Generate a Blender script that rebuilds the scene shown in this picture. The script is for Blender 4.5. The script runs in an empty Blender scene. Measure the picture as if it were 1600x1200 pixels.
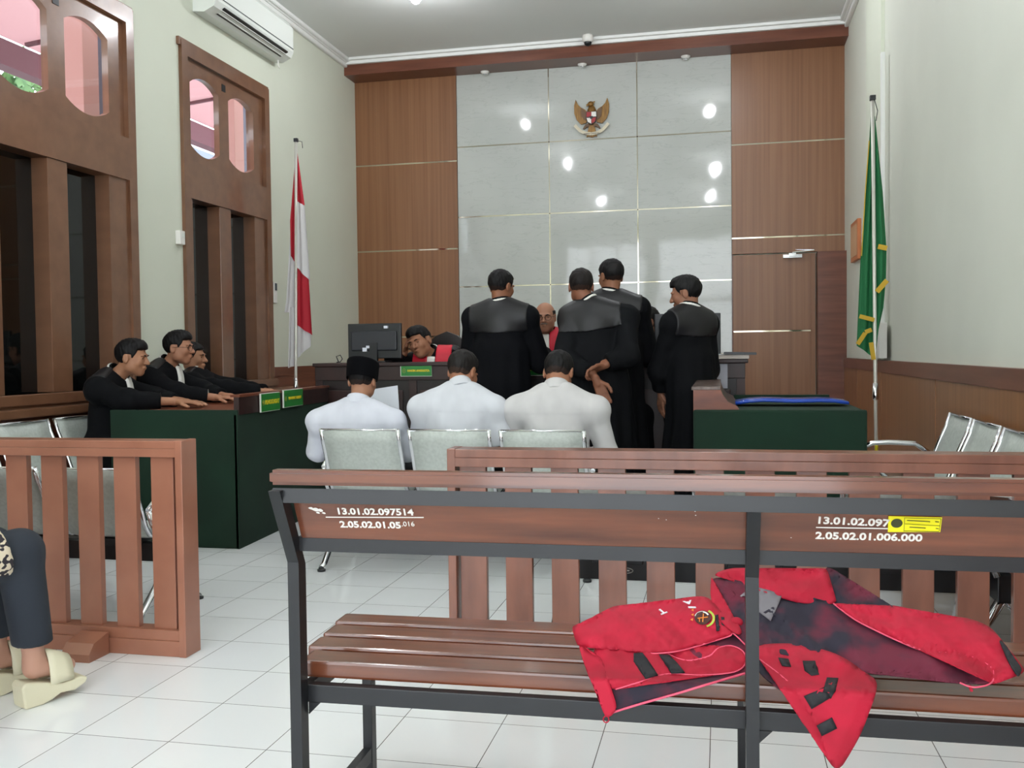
import bpy, bmesh, math, random
import numpy as np
from mathutils import Vector, Matrix
C = bpy.context.scene.collection
R_ = math.radians
random.seed(7); np.random.seed(7)
# ---------------------------------------------------------------- camera
CAMZ = 1.15; FPX = 1485.8
cr = np.array([0.97669045, 0.21431172, -0.0120932]); cu = np.array([0.00477663, 0.0346249, 0.99938896]); cf = np.array([-0.2145995, 0.97615142, -0.03279412])
cam = bpy.data.objects.new('camera', bpy.data.cameras.new('camera')); C.objects.link(cam)
m = Matrix.Identity(4)
for i in range(3):
    m[i][0] = cr[i]; m[i][1] = cu[i]; m[i][2] = -cf[i]
m[2][3] = CAMZ
cam.matrix_world = m
cam.data.sensor_width = 36; cam.data.lens = FPX/1600*36; cam.data.clip_start = .05; cam.data.clip_end = 300
bpy.context.scene.camera = cam
# ---------------------------------------------------------------- world, exposure
W = bpy.data.worlds.new('world'); bpy.context.scene.world = W; W.use_nodes = True
bgn = W.node_tree.nodes['Background']; bgn.inputs[0].default_value = (.90, .95, 1, 1); bgn.inputs[1].default_value = 4.6
vs = bpy.context.scene.view_settings
bpy.context.scene.display_settings.display_device = 'sRGB'
vs.view_transform = 'Standard'; vs.look = 'None'; vs.gamma = 1; vs.use_curve_mapping = False
vs.exposure = 0.45
# ---------------------------------------------------------------- basics
def at(x, y, X=None, Y=None, Z=None):
    "the point of a plane X=, Y= or Z= that lies in the direction (x, y) of the survey photo"
    d = cf+(x-800)/FPX*cr-(y-600)/FPX*cu
    t = (Z-CAMZ)/d[2] if Z is not None else (Y/d[1] if Y is not None else X/d[0])
    return Vector((t*d[0], t*d[1], CAMZ+t*d[2]))
def lin(c): return tuple(((v/255)/12.92 if v/255 <= .04045 else ((v/255+.055)/1.055)**2.4) for v in c)
def V(*a): return Vector(a)
MATS = {}
def mat(name, col, rough=.5, metal=0, col2=None, scale=None, nscale=1., detail=3, bump=0, spec=.5, contrast=(.35, .65), coat=0, trans=0, emit=None, sheen=0):
    if name in MATS: return MATS[name]
    M = bpy.data.materials.new(name); M.use_nodes = True; nt = M.node_tree; b = nt.nodes['Principled BSDF']
    c = lin(col); b.inputs['Base Color'].default_value = (*c, 1); b.inputs['Roughness'].default_value = rough
    b.inputs['Metallic'].default_value = metal; b.inputs['Specular IOR Level'].default_value = spec
    b.inputs['Coat Weight'].default_value = coat; b.inputs['Coat Roughness'].default_value = .1
    b.inputs['Sheen Weight'].default_value = sheen
    if trans: b.inputs['Transmission Weight'].default_value = trans
    if emit: b.inputs['Emission Color'].default_value = (*lin(emit[0]), 1); b.inputs['Emission Strength'].default_value = emit[1]
    if col2 is not None:
        tc = nt.nodes.new('ShaderNodeTexCoord'); mp = nt.nodes.new('ShaderNodeMapping'); nz = nt.nodes.new('ShaderNodeTexNoise'); cr_ = nt.nodes.new('ShaderNodeValToRGB')
        mp.inputs['Scale'].default_value = scale or (1, 1, 1); nz.inputs['Scale'].default_value = nscale; nz.inputs['Detail'].default_value = detail
        nt.links.new(tc.outputs['Object'], mp.inputs['Vector']); nt.links.new(mp.outputs[0], nz.inputs['Vector']); nt.links.new(nz.outputs['Fac'], cr_.inputs[0])
        e = cr_.color_ramp.elements; e[0].position = contrast[0]; e[0].color = (*c, 1); e[1].position = contrast[1]; e[1].color = (*lin(col2), 1)
        nt.links.new(cr_.outputs[0], b.inputs['Base Color'])
        if bump:
            bp = nt.nodes.new('ShaderNodeBump'); bp.inputs['Strength'].default_value = bump; bp.inputs['Distance'].default_value = .01
            nt.links.new(nz.outputs['Fac'], bp.inputs['Height']); nt.links.new(bp.outputs[0], b.inputs['Normal'])
    MATS[name] = M
    return M
def link(name, me, m, parent=None, smooth=False):
    o = bpy.data.objects.new(name, me); C.objects.link(o)
    for k in (m if isinstance(m, (list, tuple)) else [m]): me.materials.append(k)
    if parent is not None: o.parent = parent
    if smooth: me.polygons.foreach_set('use_smooth', [True]*len(me.polygons))
    return o
def tag(o, label=None, cat=None, group=None, kind=None):
    if label: o['label'] = label
    if cat: o['category'] = cat
    if group: o['group'] = group
    if kind: o['kind'] = kind
    return o
def thing(name, label, cat, loc=(0, 0, 0), rz=0, group=None):
    o = bpy.data.objects.new(name, None); C.objects.link(o); o.location = loc; o.rotation_euler = (0, 0, rz); o.empty_display_size = .1
    return tag(o, label, cat, group)
def dup(root, loc, rz=None, label=None):
    r = root.copy(); C.objects.link(r); r.location = loc
    if rz is not None: r.rotation_euler = (0, 0, rz)
    if label: r['label'] = label
    for ch in list(root.children):
        c = ch.copy(); C.objects.link(c); c.parent = r
        for g in list(ch.children):
            d = g.copy(); C.objects.link(d); d.parent = c
    return r
class MB:
    "collects shapes into one mesh"
    def __init__(s): s.bm = bmesh.new()
    def box(s, x0, x1, y0, y1, z0, z1, bev=0, mi=0):
        b = bmesh.new(); bmesh.ops.create_cube(b, size=1)
        for v in b.verts: v.co = Vector(((x0+x1)/2+v.co.x*(x1-x0), (y0+y1)/2+v.co.y*(y1-y0), (z0+z1)/2+v.co.z*(z1-z0)))
        if bev: bmesh.ops.bevel(b, geom=b.edges[:], offset=bev, segments=2, affect='EDGES', profile=.6)
        for f in b.faces: f.material_index = mi
        return s.add(b)
    def add(s, b, M=None):
        if M is not None: b.transform(M)
        me = bpy.data.meshes.new('t'); b.to_mesh(me); b.free(); s.bm.from_mesh(me); bpy.data.meshes.remove(me); return s
    def obox(s, a, b_, w, h, up=V(0, 0, 1), bev=0):
        "bar from a to b with width w (sideways) and height h"
        a, b_ = Vector(a), Vector(b_); d = (b_-a); L = d.length; d.normalize(); x = d.cross(Vector(up))
        if x.length < 1e-4: x = d.cross(V(0, 1, 0))
        x.normalize(); z = x.cross(d)
        M = Matrix((x, d, z)).transposed().to_4x4(); M.translation = (a+b_)/2
        t = bmesh.new(); bmesh.ops.create_cube(t, size=1)
        for v in t.verts: v.co = Vector((v.co.x*w, v.co.y*L, v.co.z*h))
        if bev: bmesh.ops.bevel(t, geom=t.edges[:], offset=bev, segments=2, affect='EDGES')
        return s.add(t, M)
    def tube(s, pts, r, n=10, closed=False):
        pts = [Vector(p) for p in pts]; rs = r if isinstance(r, (list, tuple)) else [r]*len(pts)
        bm = s.bm; rings = []; N = len(pts); ref = None
        for i, p in enumerate(pts):
            d = (pts[(i+1) % N]-pts[i-1]) if (closed or 0 < i < N-1) else (pts[1]-pts[0] if i == 0 else pts[-1]-pts[-2])
            d.normalize()
            if ref is None:
                ref = d.cross(V(0, 0, 1))
                if ref.length < .05: ref = d.cross(V(0, 1, 0))
            x = (ref-d*ref.dot(d)); x.normalize(); ref = x; y = d.cross(x)
            rings.append([bm.verts.new(p+(x*math.cos(2*math.pi*k/n)+y*math.sin(2*math.pi*k/n))*rs[i]) for k in range(n)])
        for i in range(N if closed else N-1):
            A, B = rings[i], rings[(i+1) % N]
            for k in range(n): bm.faces.new((A[k], A[(k+1) % n], B[(k+1) % n], B[k])).smooth = True
        if not closed:
            bm.faces.new(rings[0][::-1]); bm.faces.new(rings[-1])
        return s
    def lathe(s, prof, c=(0, 0, 0), n=20):
        bm = s.bm; rings = []
        for r, z in prof: rings.append([bm.verts.new((c[0]+max(r, 1e-4)*math.cos(2*math.pi*k/n), c[1]+max(r, 1e-4)*math.sin(2*math.pi*k/n), c[2]+z)) for k in range(n)])
        for A, B in zip(rings, rings[1:]):
            for k in range(n): bm.faces.new((A[k], A[(k+1) % n], B[(k+1) % n], B[k])).smooth = True
        bm.faces.new(rings[0][::-1]); bm.faces.new(rings[-1]); return s
    def sphere(s, c, r, sc=(1, 1, 1), seg=16):
        b = bmesh.new(); bmesh.ops.create_uvsphere(b, u_segments=seg, v_segments=seg//2+2, radius=r)
        for v in b.verts: v.co = Vector((c[0]+v.co.x*sc[0], c[1]+v.co.y*sc[1], c[2]+v.co.z*sc[2]))
        for f in b.faces: f.smooth = True
        return s.add(b)
    def prism(s, poly, axis, a0, a1, mi=0):
        "polygon in the other two axes (in xyz order), extruded along axis from a0 to a1"
        def P(u, v, a): return {'x': (a, u, v), 'y': (u, a, v), 'z': (u, v, a)}[axis]
        bm = s.bm; A = [bm.verts.new(P(u, v, a0)) for u, v in poly]; B = [bm.verts.new(P(u, v, a1)) for u, v in poly]; n = len(poly)
        fs = [bm.faces.new(A), bm.faces.new(B[::-1])]+[bm.faces.new((A[k], B[k], B[(k+1) % n], A[(k+1) % n])) for k in range(n)]
        for f in fs: f.material_index = mi
        return s
    def quad(s, pts, mi=0):
        f = s.bm.faces.new([s.bm.verts.new(p) for p in pts]); f.material_index = mi; return s
    def build(s, name, m, parent=None, world=False, smooth=False):
        bm = s.bm; bmesh.ops.recalc_face_normals(bm, faces=bm.faces[:])
        if world and parent is not None:
            bm.transform(parent.matrix_basis.inverted())
        me = bpy.data.meshes.new(name); bm.to_mesh(me); bm.free()
        o = link(name, me, m, parent)
        if smooth: me.polygons.foreach_set('use_smooth', [True]*len(me.polygons))
        return o
def struct(o): o['kind'] = 'structure'; return o
def curve_plate(name, loops, thick, m, parent, frame):
    "flat plate with holes: loops of 2D points; frame = 4x4 placing local xy plane"
    cu_ = bpy.data.curves.new('c', 'CURVE'); cu_.dimensions = '2D'; cu_.fill_mode = 'BOTH'; cu_.extrude = thick/2
    for lp in loops:
        sp = cu_.splines.new('POLY'); sp.points.add(len(lp)-1); sp.use_cyclic_u = True
        for p, q in zip(sp.points, lp): p.co = (q[0], q[1], 0, 1)
    t = bpy.data.objects.new('c', cu_); C.objects.link(t)
    me = bpy.data.meshes.new_from_object(t.evaluated_get(bpy.context.evaluated_depsgraph_get()))
    bpy.data.objects.remove(t); me.transform(frame); me.name = name; me.materials.clear()
    return link(name, me, m, parent)
def text(name, s, size, m, parent, frame, ext=.0008, align='LEFT', bold=0, sx=1., world=True):
    cu_ = bpy.data.curves.new('t', 'FONT'); cu_.body = s; cu_.size = size; cu_.extrude = ext; cu_.align_x = align; cu_.align_y = 'CENTER'; cu_.offset = bold; cu_.resolution_u = 3
    t = bpy.data.objects.new('t', cu_); C.objects.link(t)
    me = bpy.data.meshes.new_from_object(t.evaluated_get(bpy.context.evaluated_depsgraph_get()))
    bpy.data.objects.remove(t); me.name = name; me.materials.clear()
    me.transform(frame @ Matrix.Diagonal((sx, 1, 1, 1)))
    if world and parent is not None: me.transform(parent.matrix_basis.inverted())
    return link(name, me, m, parent)
def frame(o, x, y):
    "matrix with local x axis x, local y axis y"
    x = Vector(x).normalized(); y = Vector(y); y = (y-x*y.dot(x)).normalized(); z = x.cross(y)
    M = Matrix((x, y, z)).transposed().to_4x4(); M.translation = Vector(o); return M
# ---------------------------------------------------------------- materials
wallm = mat('cream wall paint', (218, 222, 206), .75, col2=(214, 218, 202), nscale=1.2)
wallr = mat('pale wall paint', (222, 224, 212), .6, col2=(217, 219, 207), nscale=1.2)
ceilm = mat('ceiling paint', (228, 231, 228), .8)
cornm = mat('cornice plaster', (235, 236, 233), .6)
lamV = mat('laminate vertical grain', (144, 100, 68), .35, col2=(125, 83, 54), scale=(22, 22, .35), nscale=1.5, detail=5, contrast=(.3, .7))
lamW = mat('wainscot vertical grain', (150, 104, 68), .32, col2=(130, 86, 54), scale=(22, 22, .35), nscale=1.5, detail=5, contrast=(.3, .7))
lamH = mat('brown trim board', (118, 70, 52), .3, col2=(98, 55, 40), scale=(1, 1, 12), nscale=1.5)
woodf = mat('window frame varnish', (124, 87, 64), .3, col2=(110, 75, 54), scale=(1, 3, 3), nscale=3, contrast=(.3, .75), coat=.5)
steel = mat('mirror strip', (196, 188, 170), .06, 1)
chrome = mat('chrome tube', (225, 226, 230), .12, 1)
silver = mat('perforated silver steel', (190, 196, 190), .5, .1, col2=(178, 184, 178), nscale=60)
blackm = mat('black beam paint', (16, 17, 20), .35)
bar = mat('grey black bar paint', (24, 26, 31), .42, col2=(18, 20, 24), nscale=8)
plank = mat('varnished plank', (128, 72, 46), .28, col2=(78, 38, 24), scale=(1.2, 14, 14), nscale=2.2, detail=5, contrast=(.25, .75), coat=.6)
railp = mat('pink brown rail paint', (160, 106, 84), .33, col2=(148, 95, 74), nscale=5, coat=.3)
railp2 = mat('darker brown rail paint', (136, 85, 66), .3, col2=(116, 70, 54), scale=(6, 6, 1.5), nscale=2, coat=.3)
green = mat('green felt cloth', (12, 44, 29), .95, col2=(10, 37, 24), nscale=3)
deskw = mat('desk varnish', (125, 68, 44), .3, col2=(98, 50, 34), scale=(2, 8, 8), nscale=2)
darkw = mat('dark carved wood', (52, 28, 25), .42, col2=(36, 19, 17), scale=(3, 3, 1), nscale=3)
darkw2 = mat('very dark wood', (32, 21, 20), .4, col2=(24, 15, 15), nscale=6)
platem = mat('green plate', (38, 128, 52), .4)
yellow = mat('yellow lettering', (226, 205, 40), .5)
white = mat('white paint', (232, 230, 224), .5)
paper = mat('paper', (226, 230, 240), .7)
blackp = mat('black plastic', (22, 24, 28), .35)
# ---------------------------------------------------------------- room shell
XL, XR, YB, H, YF = -4.23, 1.30, 10.80, 4.55, -3.2
S = .31651; GX = -1.93485; GY = 2.83541
def floor_mat():
    M = bpy.data.materials.new('white floor tile'); M.use_nodes = True; nt = M.node_tree; N = nt.nodes; b = N['Principled BSDF']
    tc = N.new('ShaderNodeTexCoord'); sp = N.new('ShaderNodeSeparateXYZ'); nt.links.new(tc.outputs['Object'], sp.inputs[0])
    def mth(op, a, b_=None):
        n = N.new('ShaderNodeMath'); n.operation = op
        for i, v in enumerate((a, b_)):
            if v is None: continue
            if isinstance(v, (int, float)): n.inputs[i].default_value = v
            else: nt.links.new(v, n.inputs[i])
        return n.outputs[0]
    ds = []; ids = []
    for k, g in ((0, GX), (1, GY)):
        t = mth('DIVIDE', mth('SUBTRACT', sp.outputs[k], g-40*S), S)
        fr = mth('FRACT', t); ids.append(mth('FLOOR', t))
        ds.append(mth('MULTIPLY', mth('MINIMUM', fr, mth('SUBTRACT', 1., fr)), S))
    d = mth('MINIMUM', ds[0], ds[1])
    g = mth('LESS_THAN', d, .0013)
    cmb = N.new('ShaderNodeCombineXYZ'); nt.links.new(ids[0], cmb.inputs[0]); nt.links.new(ids[1], cmb.inputs[1])
    wn = N.new('ShaderNodeTexWhiteNoise'); nt.links.new(cmb.outputs[0], wn.inputs['Vector'])
    mx = N.new('ShaderNodeMix'); mx.data_type = 'RGBA'; nt.links.new(wn.outputs['Value'], mx.inputs['Factor'])
    mx.inputs['A'].default_value = (*lin((236, 238, 240)), 1); mx.inputs['B'].default_value = (*lin((241, 243, 244)), 1)
    m2 = N.new('ShaderNodeMix'); m2.data_type = 'RGBA'; nt.links.new(g, m2.inputs['Factor']); nt.links.new(mx.outputs['Result'], m2.inputs['A']); m2.inputs['B'].default_value = (*lin((95, 92, 92)), 1)
    nt.links.new(m2.outputs['Result'], b.inputs['Base Color'])
    b.inputs['Roughness'].default_value = .13
    nz = N.new('ShaderNodeTexNoise'); nz.inputs['Scale'].default_value = 1.6
    nt.links.new(tc.outputs['Object'], nz.inputs['Vector'])
    bp = N.new('ShaderNodeBump'); bp.inputs['Strength'].default_value = .08; bp.inputs['Distance'].default_value = .05
    nt.links.new(nz.outputs['Fac'], bp.inputs['Height']); nt.links.new(bp.outputs[0], b.inputs['Normal'])
    return M
def marble_mat():
    M = mat('white marble', (192, 195, 190), .055, col2=(182, 186, 181), scale=(1, 1, 1), nscale=2.2, detail=6, contrast=(.3, .8))
    nt = M.node_tree; N = nt.nodes; b = N['Principled BSDF']
    tc = N.new('ShaderNodeTexCoord'); mp = N.new('ShaderNodeMapping'); mp.inputs['Rotation'].default_value = (0, R_(-50), 0); mp.inputs['Scale'].default_value = (1, 1, 5)
    nz = N.new('ShaderNodeTexNoise'); nz.inputs['Scale'].default_value = 3; nz.inputs['Detail'].default_value = 8; nz.inputs['Distortion'].default_value = .6
    rp = N.new('ShaderNodeValToRGB'); e = rp.color_ramp.elements; e[0].position = .485; e[0].color = (0, 0, 0, 1); e[1].position = .5; e[1].color = (1, 1, 1, 1); x = e.new(.515); x.color = (0, 0, 0, 1)
    nt.links.new(tc.outputs['Object'], mp.inputs[0]); nt.links.new(mp.outputs[0], nz.inputs['Vector']); nt.links.new(nz.outputs['Fac'], rp.inputs[0])
    src = b.inputs['Base Color'].links[0].from_socket
    mx = N.new('ShaderNodeMix'); mx.data_type = 'RGBA'; mx.blend_type = 'MULTIPLY'
    fm = N.new('ShaderNodeMath'); fm.operation = 'MULTIPLY'; fm.inputs[1].default_value = .22; nt.links.new(rp.outputs[0], fm.inputs[0]); nt.links.new(fm.outputs[0], mx.inputs['Factor'])
    nt.links.new(src, mx.inputs['A']); mx.inputs['B'].default_value = (.45, .47, .45, 1); nt.links.new(mx.outputs['Result'], b.inputs['Base Color'])
    n2 = N.new('ShaderNodeTexNoise'); n2.inputs['Scale'].default_value = 2.0; nt.links.new(tc.outputs['Object'], n2.inputs['Vector'])
    bp = N.new('ShaderNodeBump'); bp.inputs['Strength'].default_value = .12; bp.inputs['Distance'].default_value = .02; nt.links.new(n2.outputs['Fac'], bp.inputs['Height']); nt.links.new(bp.outputs[0], b.inputs['Normal'])
    return M
struct(MB().box(XL-.2, XR+.2, YF, YB+.2, -.1, 0).build('floor', floor_mat()))
struct(MB().box(XL-.2, XR+.2, YF, YB+.2, H, H+.1).build('ceiling', ceilm))
# left wall with two window holes (frame: local x = world Y, local y = world Z)
W1, W2 = 4.80, 6.95; WW, WZ0, WZ1 = 1.51, .80, 3.69
def rect(a, b, c, d): return [(a, c), (b, c), (b, d), (a, d)]
fl = frame((XL-.1, 0, 0), (0, 1, 0), (0, 0, 1))
wl = curve_plate('wall_left', [rect(YF, YB+.2, 0, H), rect(W1, W1+WW, WZ0, WZ1), rect(W2, W2+WW, WZ0, WZ1)], .2, wallm, None, fl); struct(wl)
struct(MB().box(XR, XR+.2, YF, YB+.2, 0, H).build('wall_right', wallr))
struct(MB().box(XL, XR, YB, YB+.2, 0, H).build('wall_back', wallm))
# wall behind the photographer: wide doorway and window openings with muntins, unseen, enlarged for more daylight
fr_ = frame((0, YF, 0), (1, 0, 0), (0, 0, 1))
rear = curve_plate('wall_rear', [rect(XL-.2, XR+.2, 0, H), rect(-1.6, 1.1, .02, 4.0), rect(-3.95, -1.9, .3, 4.0)], .15, wallm, None, fr_); struct(rear)
mb = MB()
for x in (-3.95, -3.28, -2.6, -1.96): mb.box(x, x+.06, YF-.04, YF+.04, .3, 4.0)
for z in (.3, 2.2, 3.94): mb.box(-3.95, -1.9, YF-.04, YF+.04, z, z+.06)
for x in (-1.6, 1.04): mb.box(x, x+.06, YF-.04, YF+.04, 0, 4.0)
mb.box(-1.6, 1.1, YF-.04, YF+.04, 2.4, 2.5)
struct(mb.build('window_3', woodf))
# cornices
def cornice(name, pts):
    mb = MB()
    for a, b in pts:
        a, b = Vector(a), Vector(b); d = (b-a).normalized(); inn = V(0, 0, 1).cross(d)
        for (o_, z, w, h) in ((.02, H-.045, .04, .09), (.055, H-.02, .07, .04), (.03, H-.035, .06, .03)):
            c0 = a+inn*o_; c1 = b+inn*o_
            mb.obox((c0.x, c0.y, z), (c1.x, c1.y, z), w, h, bev=.006)
    struct(mb.build(name, cornm))
cornice('trim_1', [((XL, YB, 0), (XL, YF, 0))]); cornice('trim_2', [((XR, YF, 0), (XR, YB, 0))])
SY = 10.42
struct(MB().box(XL, XR, SY-.04, SY, 4.485, H, bev=.004).box(XL, XR, SY-.08, SY, H-.03, H, bev=.004).build('trim_3', cornm))
struct(MB().box(XL, XR, SY, YB, 4.37, H-.001).build('trim_4', lamH))
# back wall cladding
YP = YB-.06
mb = MB()
for z0, z1 in ((0, .33), (.345, 1.345), (1.36, 2.365), (2.38, 3.38), (3.395, 4.37)): mb.box(XL, -2.985, YP, YB, z0, z1, bev=.002)
struct(mb.build('trim_5', lamV))
mb = MB()
for z0, z1 in ((2.20, 2.365), (2.38, 3.38), (3.395, 4.37)): mb.box(.125, XR, YP, YB, z0, z1, bev=.002)
struct(mb.build('trim_6', lamV))
mb = MB()
xs = [-2.98, -1.905, -1.893, -.905, -.893, .122]; zs = [(0, 1.105), (1.117, 1.917), (1.93, 2.727), (2.74, 3.537), (3.55, 4.37)]
for x0, x1 in ((xs[0], xs[1]), (xs[2], xs[3]), (xs[4], xs[5])):
    for z0, z1 in zs: mb.box(x0, x1, YP+.01, YB, z0, z1, bev=.0015)
struct(mb.build('trim_7', marble_mat()))
mb = MB()
for z in (.3375, 1.3525, 2.3725, 3.3875): mb.box(XL, -2.985, YP+.003, YB, z-.012, z+.012)
for z in (2.3725, 3.3875): mb.box(.125, XR, YP+.003, YB, z-.012, z+.012)
for z in (1.111, 1.9235, 2.7335, 3.5435): mb.box(-2.98, .12, YP+.0095, YB, z-.006, z+.006)
for x in (-1.899, -.899): mb.box(x-.006, x+.006, YP+.0095, YB, 0, 4.37)
struct(mb.build('trim_8', steel))
# door with recess at the right
t = struct(MB().box(.135, .95, YP+.0, YP+.04, .005, 1.345, bev=.002).box(.135, .95, YP, YP+.04, 1.36, 2.185, bev=.002).box(.95, 1.0, YP, YP+.04, .005, 2.185, bev=.002).build('door_1', lamV))
MB().box(.14, .95, YP+.004, YP+.03, 1.34, 1.365).build('strip', steel, t)
MB().box(.125, .135, YP-.004, YP+.02, 0, 2.2).box(1.01, XR, YP-.16, YB, 0, 2.185).build('side_panel', lamH, t)
dc = MB(); dc.box(.66, .86, YP-.05, YP, 2.135, 2.175, bev=.004).box(.72, .80, YP-.06, YP, 2.15, 2.19, bev=.004); dc.obox((.76, YP-.04, 2.195), (.98, YP-.12, 2.205), .02, .008); dc.obox((.98, YP-.12, 2.205), (.80, YP-.01, 2.225), .018, .008)
dc.build('door_closer', chrome, t)
# wainscot
mb = MB().box(XR-.025, XR, YF, YP, 0, .955, bev=.002)
for y in (2.0, 4.1, 6.2, 8.2, 9.6): mb.box(XR-.028, XR, y-.004, y+.004, 0, .955)
struct(mb.build('trim_9', lamW))
struct(MB().box(XR-.035, XR, YF, YP, .955, 1.055, bev=.003).build('trim_10', lamH))
mb = MB().box(XL, XL+.025, YF, YP, 0, .80).box(XL, XL+.025, W2+WW, YP, .8, .95).box(XL, XL+.025, W1+WW, W2, .8, .84)
struct(mb.build('trim_11', lamH))
struct(MB().box(XL, XL+.035, W2+WW, YP, .95, 1.04, bev=.003).build('trim_12', lamH))
# ---------------------------------------------------------------- windows
dglass = mat('dark tinted pane', (10, 12, 12), .04, spec=.6)
def clear_glass():
    M = bpy.data.materials.new('clear pane'); M.use_nodes = True; nt = M.node_tree; nt.nodes.clear()
    o = nt.nodes.new('ShaderNodeOutputMaterial'); mx = nt.nodes.new('ShaderNodeMixShader'); tr = nt.nodes.new('ShaderNodeBsdfTransparent'); gl = nt.nodes.new('ShaderNodeBsdfGlossy')
    gl.inputs['Roughness'].default_value = .02; mx.inputs[0].default_value = .06; tr.inputs[0].default_value = (.93, .95, .97, 1)
    nt.links.new(tr.outputs[0], mx.inputs[1]); nt.links.new(gl.outputs[0], mx.inputs[2]); nt.links.new(mx.outputs[0], o.inputs[0]); return M
cglass = clear_glass()
def arch(a, b, c, d, up=.085, n=10):
    p = [(a, c)]; p = []
    for k in range(n+1): t = k/n; p.append((a+(b-a)*t, c-up*math.sin(math.pi*min(1, t*1.0))**.8))
    for k in range(n+1): t = 1-k/n; p.append((a+(b-a)*t, d+up*math.sin(math.pi*t)**.8))
    return p
def window(name, y0):
    f = lambda x: frame((x, 0, 0), (0, 1, 0), (0, 0, 1))
    w = curve_plate(name, [rect(y0, y0+WW, WZ0+.04, WZ1), rect(y0+.09, y0+WW-.09, .93, 2.44), rect(y0+.09, y0+WW-.09, 2.745, WZ1-.11)], .20, woodf, None, f(XL-.07)); struct(w)
    curve_plate('transom_sash', [rect(y0+.09, y0+WW-.09, 2.745, WZ1-.11), arch(y0+.166, y0+.623, 2.89, 3.40, .07), arch(y0+.788, y0+1.247, 2.89, 3.40, .07)], .05, woodf, w, f(XL-.03))
    MB().box(XL-.045, XL-.04, y0+.12, y0+1.3, 2.8, 3.5).build('upper_pane', cglass, w)
    mb = MB().box(XL-.15, XL+.02, y0+.56, y0+.75, .93, 2.44, bev=.004).box(XL-.14, XL+.012, y0+.09, y0+.14, .93, 2.44).box(XL-.14, XL+.012, y0+1.2, y0+WW-.09, .93, 2.44)
    mb.build('mullion', woodf, w)
    MB().box(XL-.11, XL-.10, y0+.1, y0+WW-.1, .9, 2.46).build('lower_pane', dglass, w)
    MB().box(XL-.15, XL+.055, y0-.01, y0+WW+.03, .86, .93, bev=.008).box(XL, XL+.13, y0-.05, y0+WW+.35, .79, .845, bev=.008).build('sill', woodf, w)
    MB().box(XL-.01, XL+.025, y0-.03, y0+WW, WZ1-.045, WZ1+.02, bev=.006).build('head_casing', woodf, w)
    mb = MB().box(XL-.03, XL+.0, y0+.68, y0+.74, 3.46, 3.52); mb.build('latch', blackp, w)
    return w
window('window_1', W1); window('window_2', W2)
# outside: canopy, pillars, trees
pink = mat('pink canopy sheet', (176, 132, 132), .8); 
_n = pink.node_tree; _t = _n.nodes.new('ShaderNodeBsdfTranslucent'); _t.inputs[0].default_value = (*lin((150, 112, 112)), 1); _m = _n.nodes.new('ShaderNodeMixShader'); _m.inputs[0].default_value = .5
_n.links.new(_n.nodes['Principled BSDF'].outputs[0], _m.inputs[1]); _n.links.new(_t.outputs[0], _m.inputs[2]); _n.links.new(_m.outputs[0], _n.nodes['Material Output'].inputs[0])
MB().quad([(-8.2, -2, 5.3), (-4.45, -2, 5.3), (-4.45, 24, 5.3), (-8.2, 24, 5.3)]).build('c', pink)
cano = bpy.data.objects['c']; cano.name = 'veranda_canopy'; tag(cano, 'pink canopy roof outside the arched upper window panes', 'canopy')
M = cano.data
for v in M.vertices: v.co.z += (-4.45-v.co.x)*-.10
darkpink = mat('canopy beam', (96, 52, 60), .7)
bb = MB().box(-8.3, -8.1, -2, 24, 4.56, 4.86); bb.build('fascia_beam', darkpink, cano)
for y in np.arange(1, 24, 3.): MB().obox((-8.1, y, 4.90), (-4.5, y, 5.26), .05, .04).build('canopy_rib', darkpink, cano)
pil = mat('pillar paint', (176, 128, 120), .8)
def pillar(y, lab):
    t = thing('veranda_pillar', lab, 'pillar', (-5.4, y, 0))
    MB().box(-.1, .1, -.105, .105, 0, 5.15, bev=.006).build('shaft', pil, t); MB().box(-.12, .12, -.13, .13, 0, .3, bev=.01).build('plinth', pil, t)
    MB().box(-.1, .06, .106, .26, 0, 5.12, bev=.004).build('shade_side', mat('pillar shade grey', (70, 66, 84), .6), t)  # pillar's dark side as an extra box, its shade put into the colour
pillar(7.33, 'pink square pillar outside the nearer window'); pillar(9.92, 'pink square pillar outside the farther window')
struct(MB().box(-20, XL-.2, -6, 30, -.15, -.05).build('floor', mat('outside paving', (150, 150, 145), .9)))
leafm = mat('leaf green', (96, 128, 70), .7, col2=(58, 92, 46), nscale=2)
trunkm = mat('bark', (84, 66, 52), .9)
def tree(x, y, h, r, lab):
    t = thing('tree', lab, 'tree', (x, y, 0))
    MB().tube([(0, 0, 0), (.05, .05, h*.4), (0, .1, h*.7)], [.14, .11, .06]).build('trunk', trunkm, t)
    mb = MB(); bm = mb.bm; rng = random.Random(int(x*10+y))
    for k in range(1500):
        a = rng.uniform(0, 2*math.pi); p = math.acos(rng.uniform(-1, 1)); rr = r*rng.uniform(.55, 1)**.5*(1+.25*math.sin(3*a+2*p))
        c = V(rr*math.sin(p)*math.cos(a), rr*math.sin(p)*math.sin(a), h*.75+rr*.8*math.cos(p))
        u = V(rng.uniform(-1, 1), rng.uniform(-1, 1), rng.uniform(-1, 1)).normalized(); v = u.orthogonal().normalized(); s_ = rng.uniform(.09, .2)
        mb.quad([c-u*s_, c+v*s_*.4, c+u*s_, c-v*s_*.4])
    mb.build('foliage', leafm, t)
tree(-12, 14.8, 7.2, 1.35, 'leafy green tree beyond the canopy, seen through the nearest arched pane'); tree(-12.3, 18.0, 7.3, .95, 'leafy tree seen low in the second arched pane, beyond the pillar')
bld = MB().box(-14, -12.4, 19.3, 30, 0, 6.2); o = bld.build('outbuilding', mat('blue grey plaster', (112, 118, 132), .8)); tag(o, 'blue grey building low behind the farther upper window pane', 'building')
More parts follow.
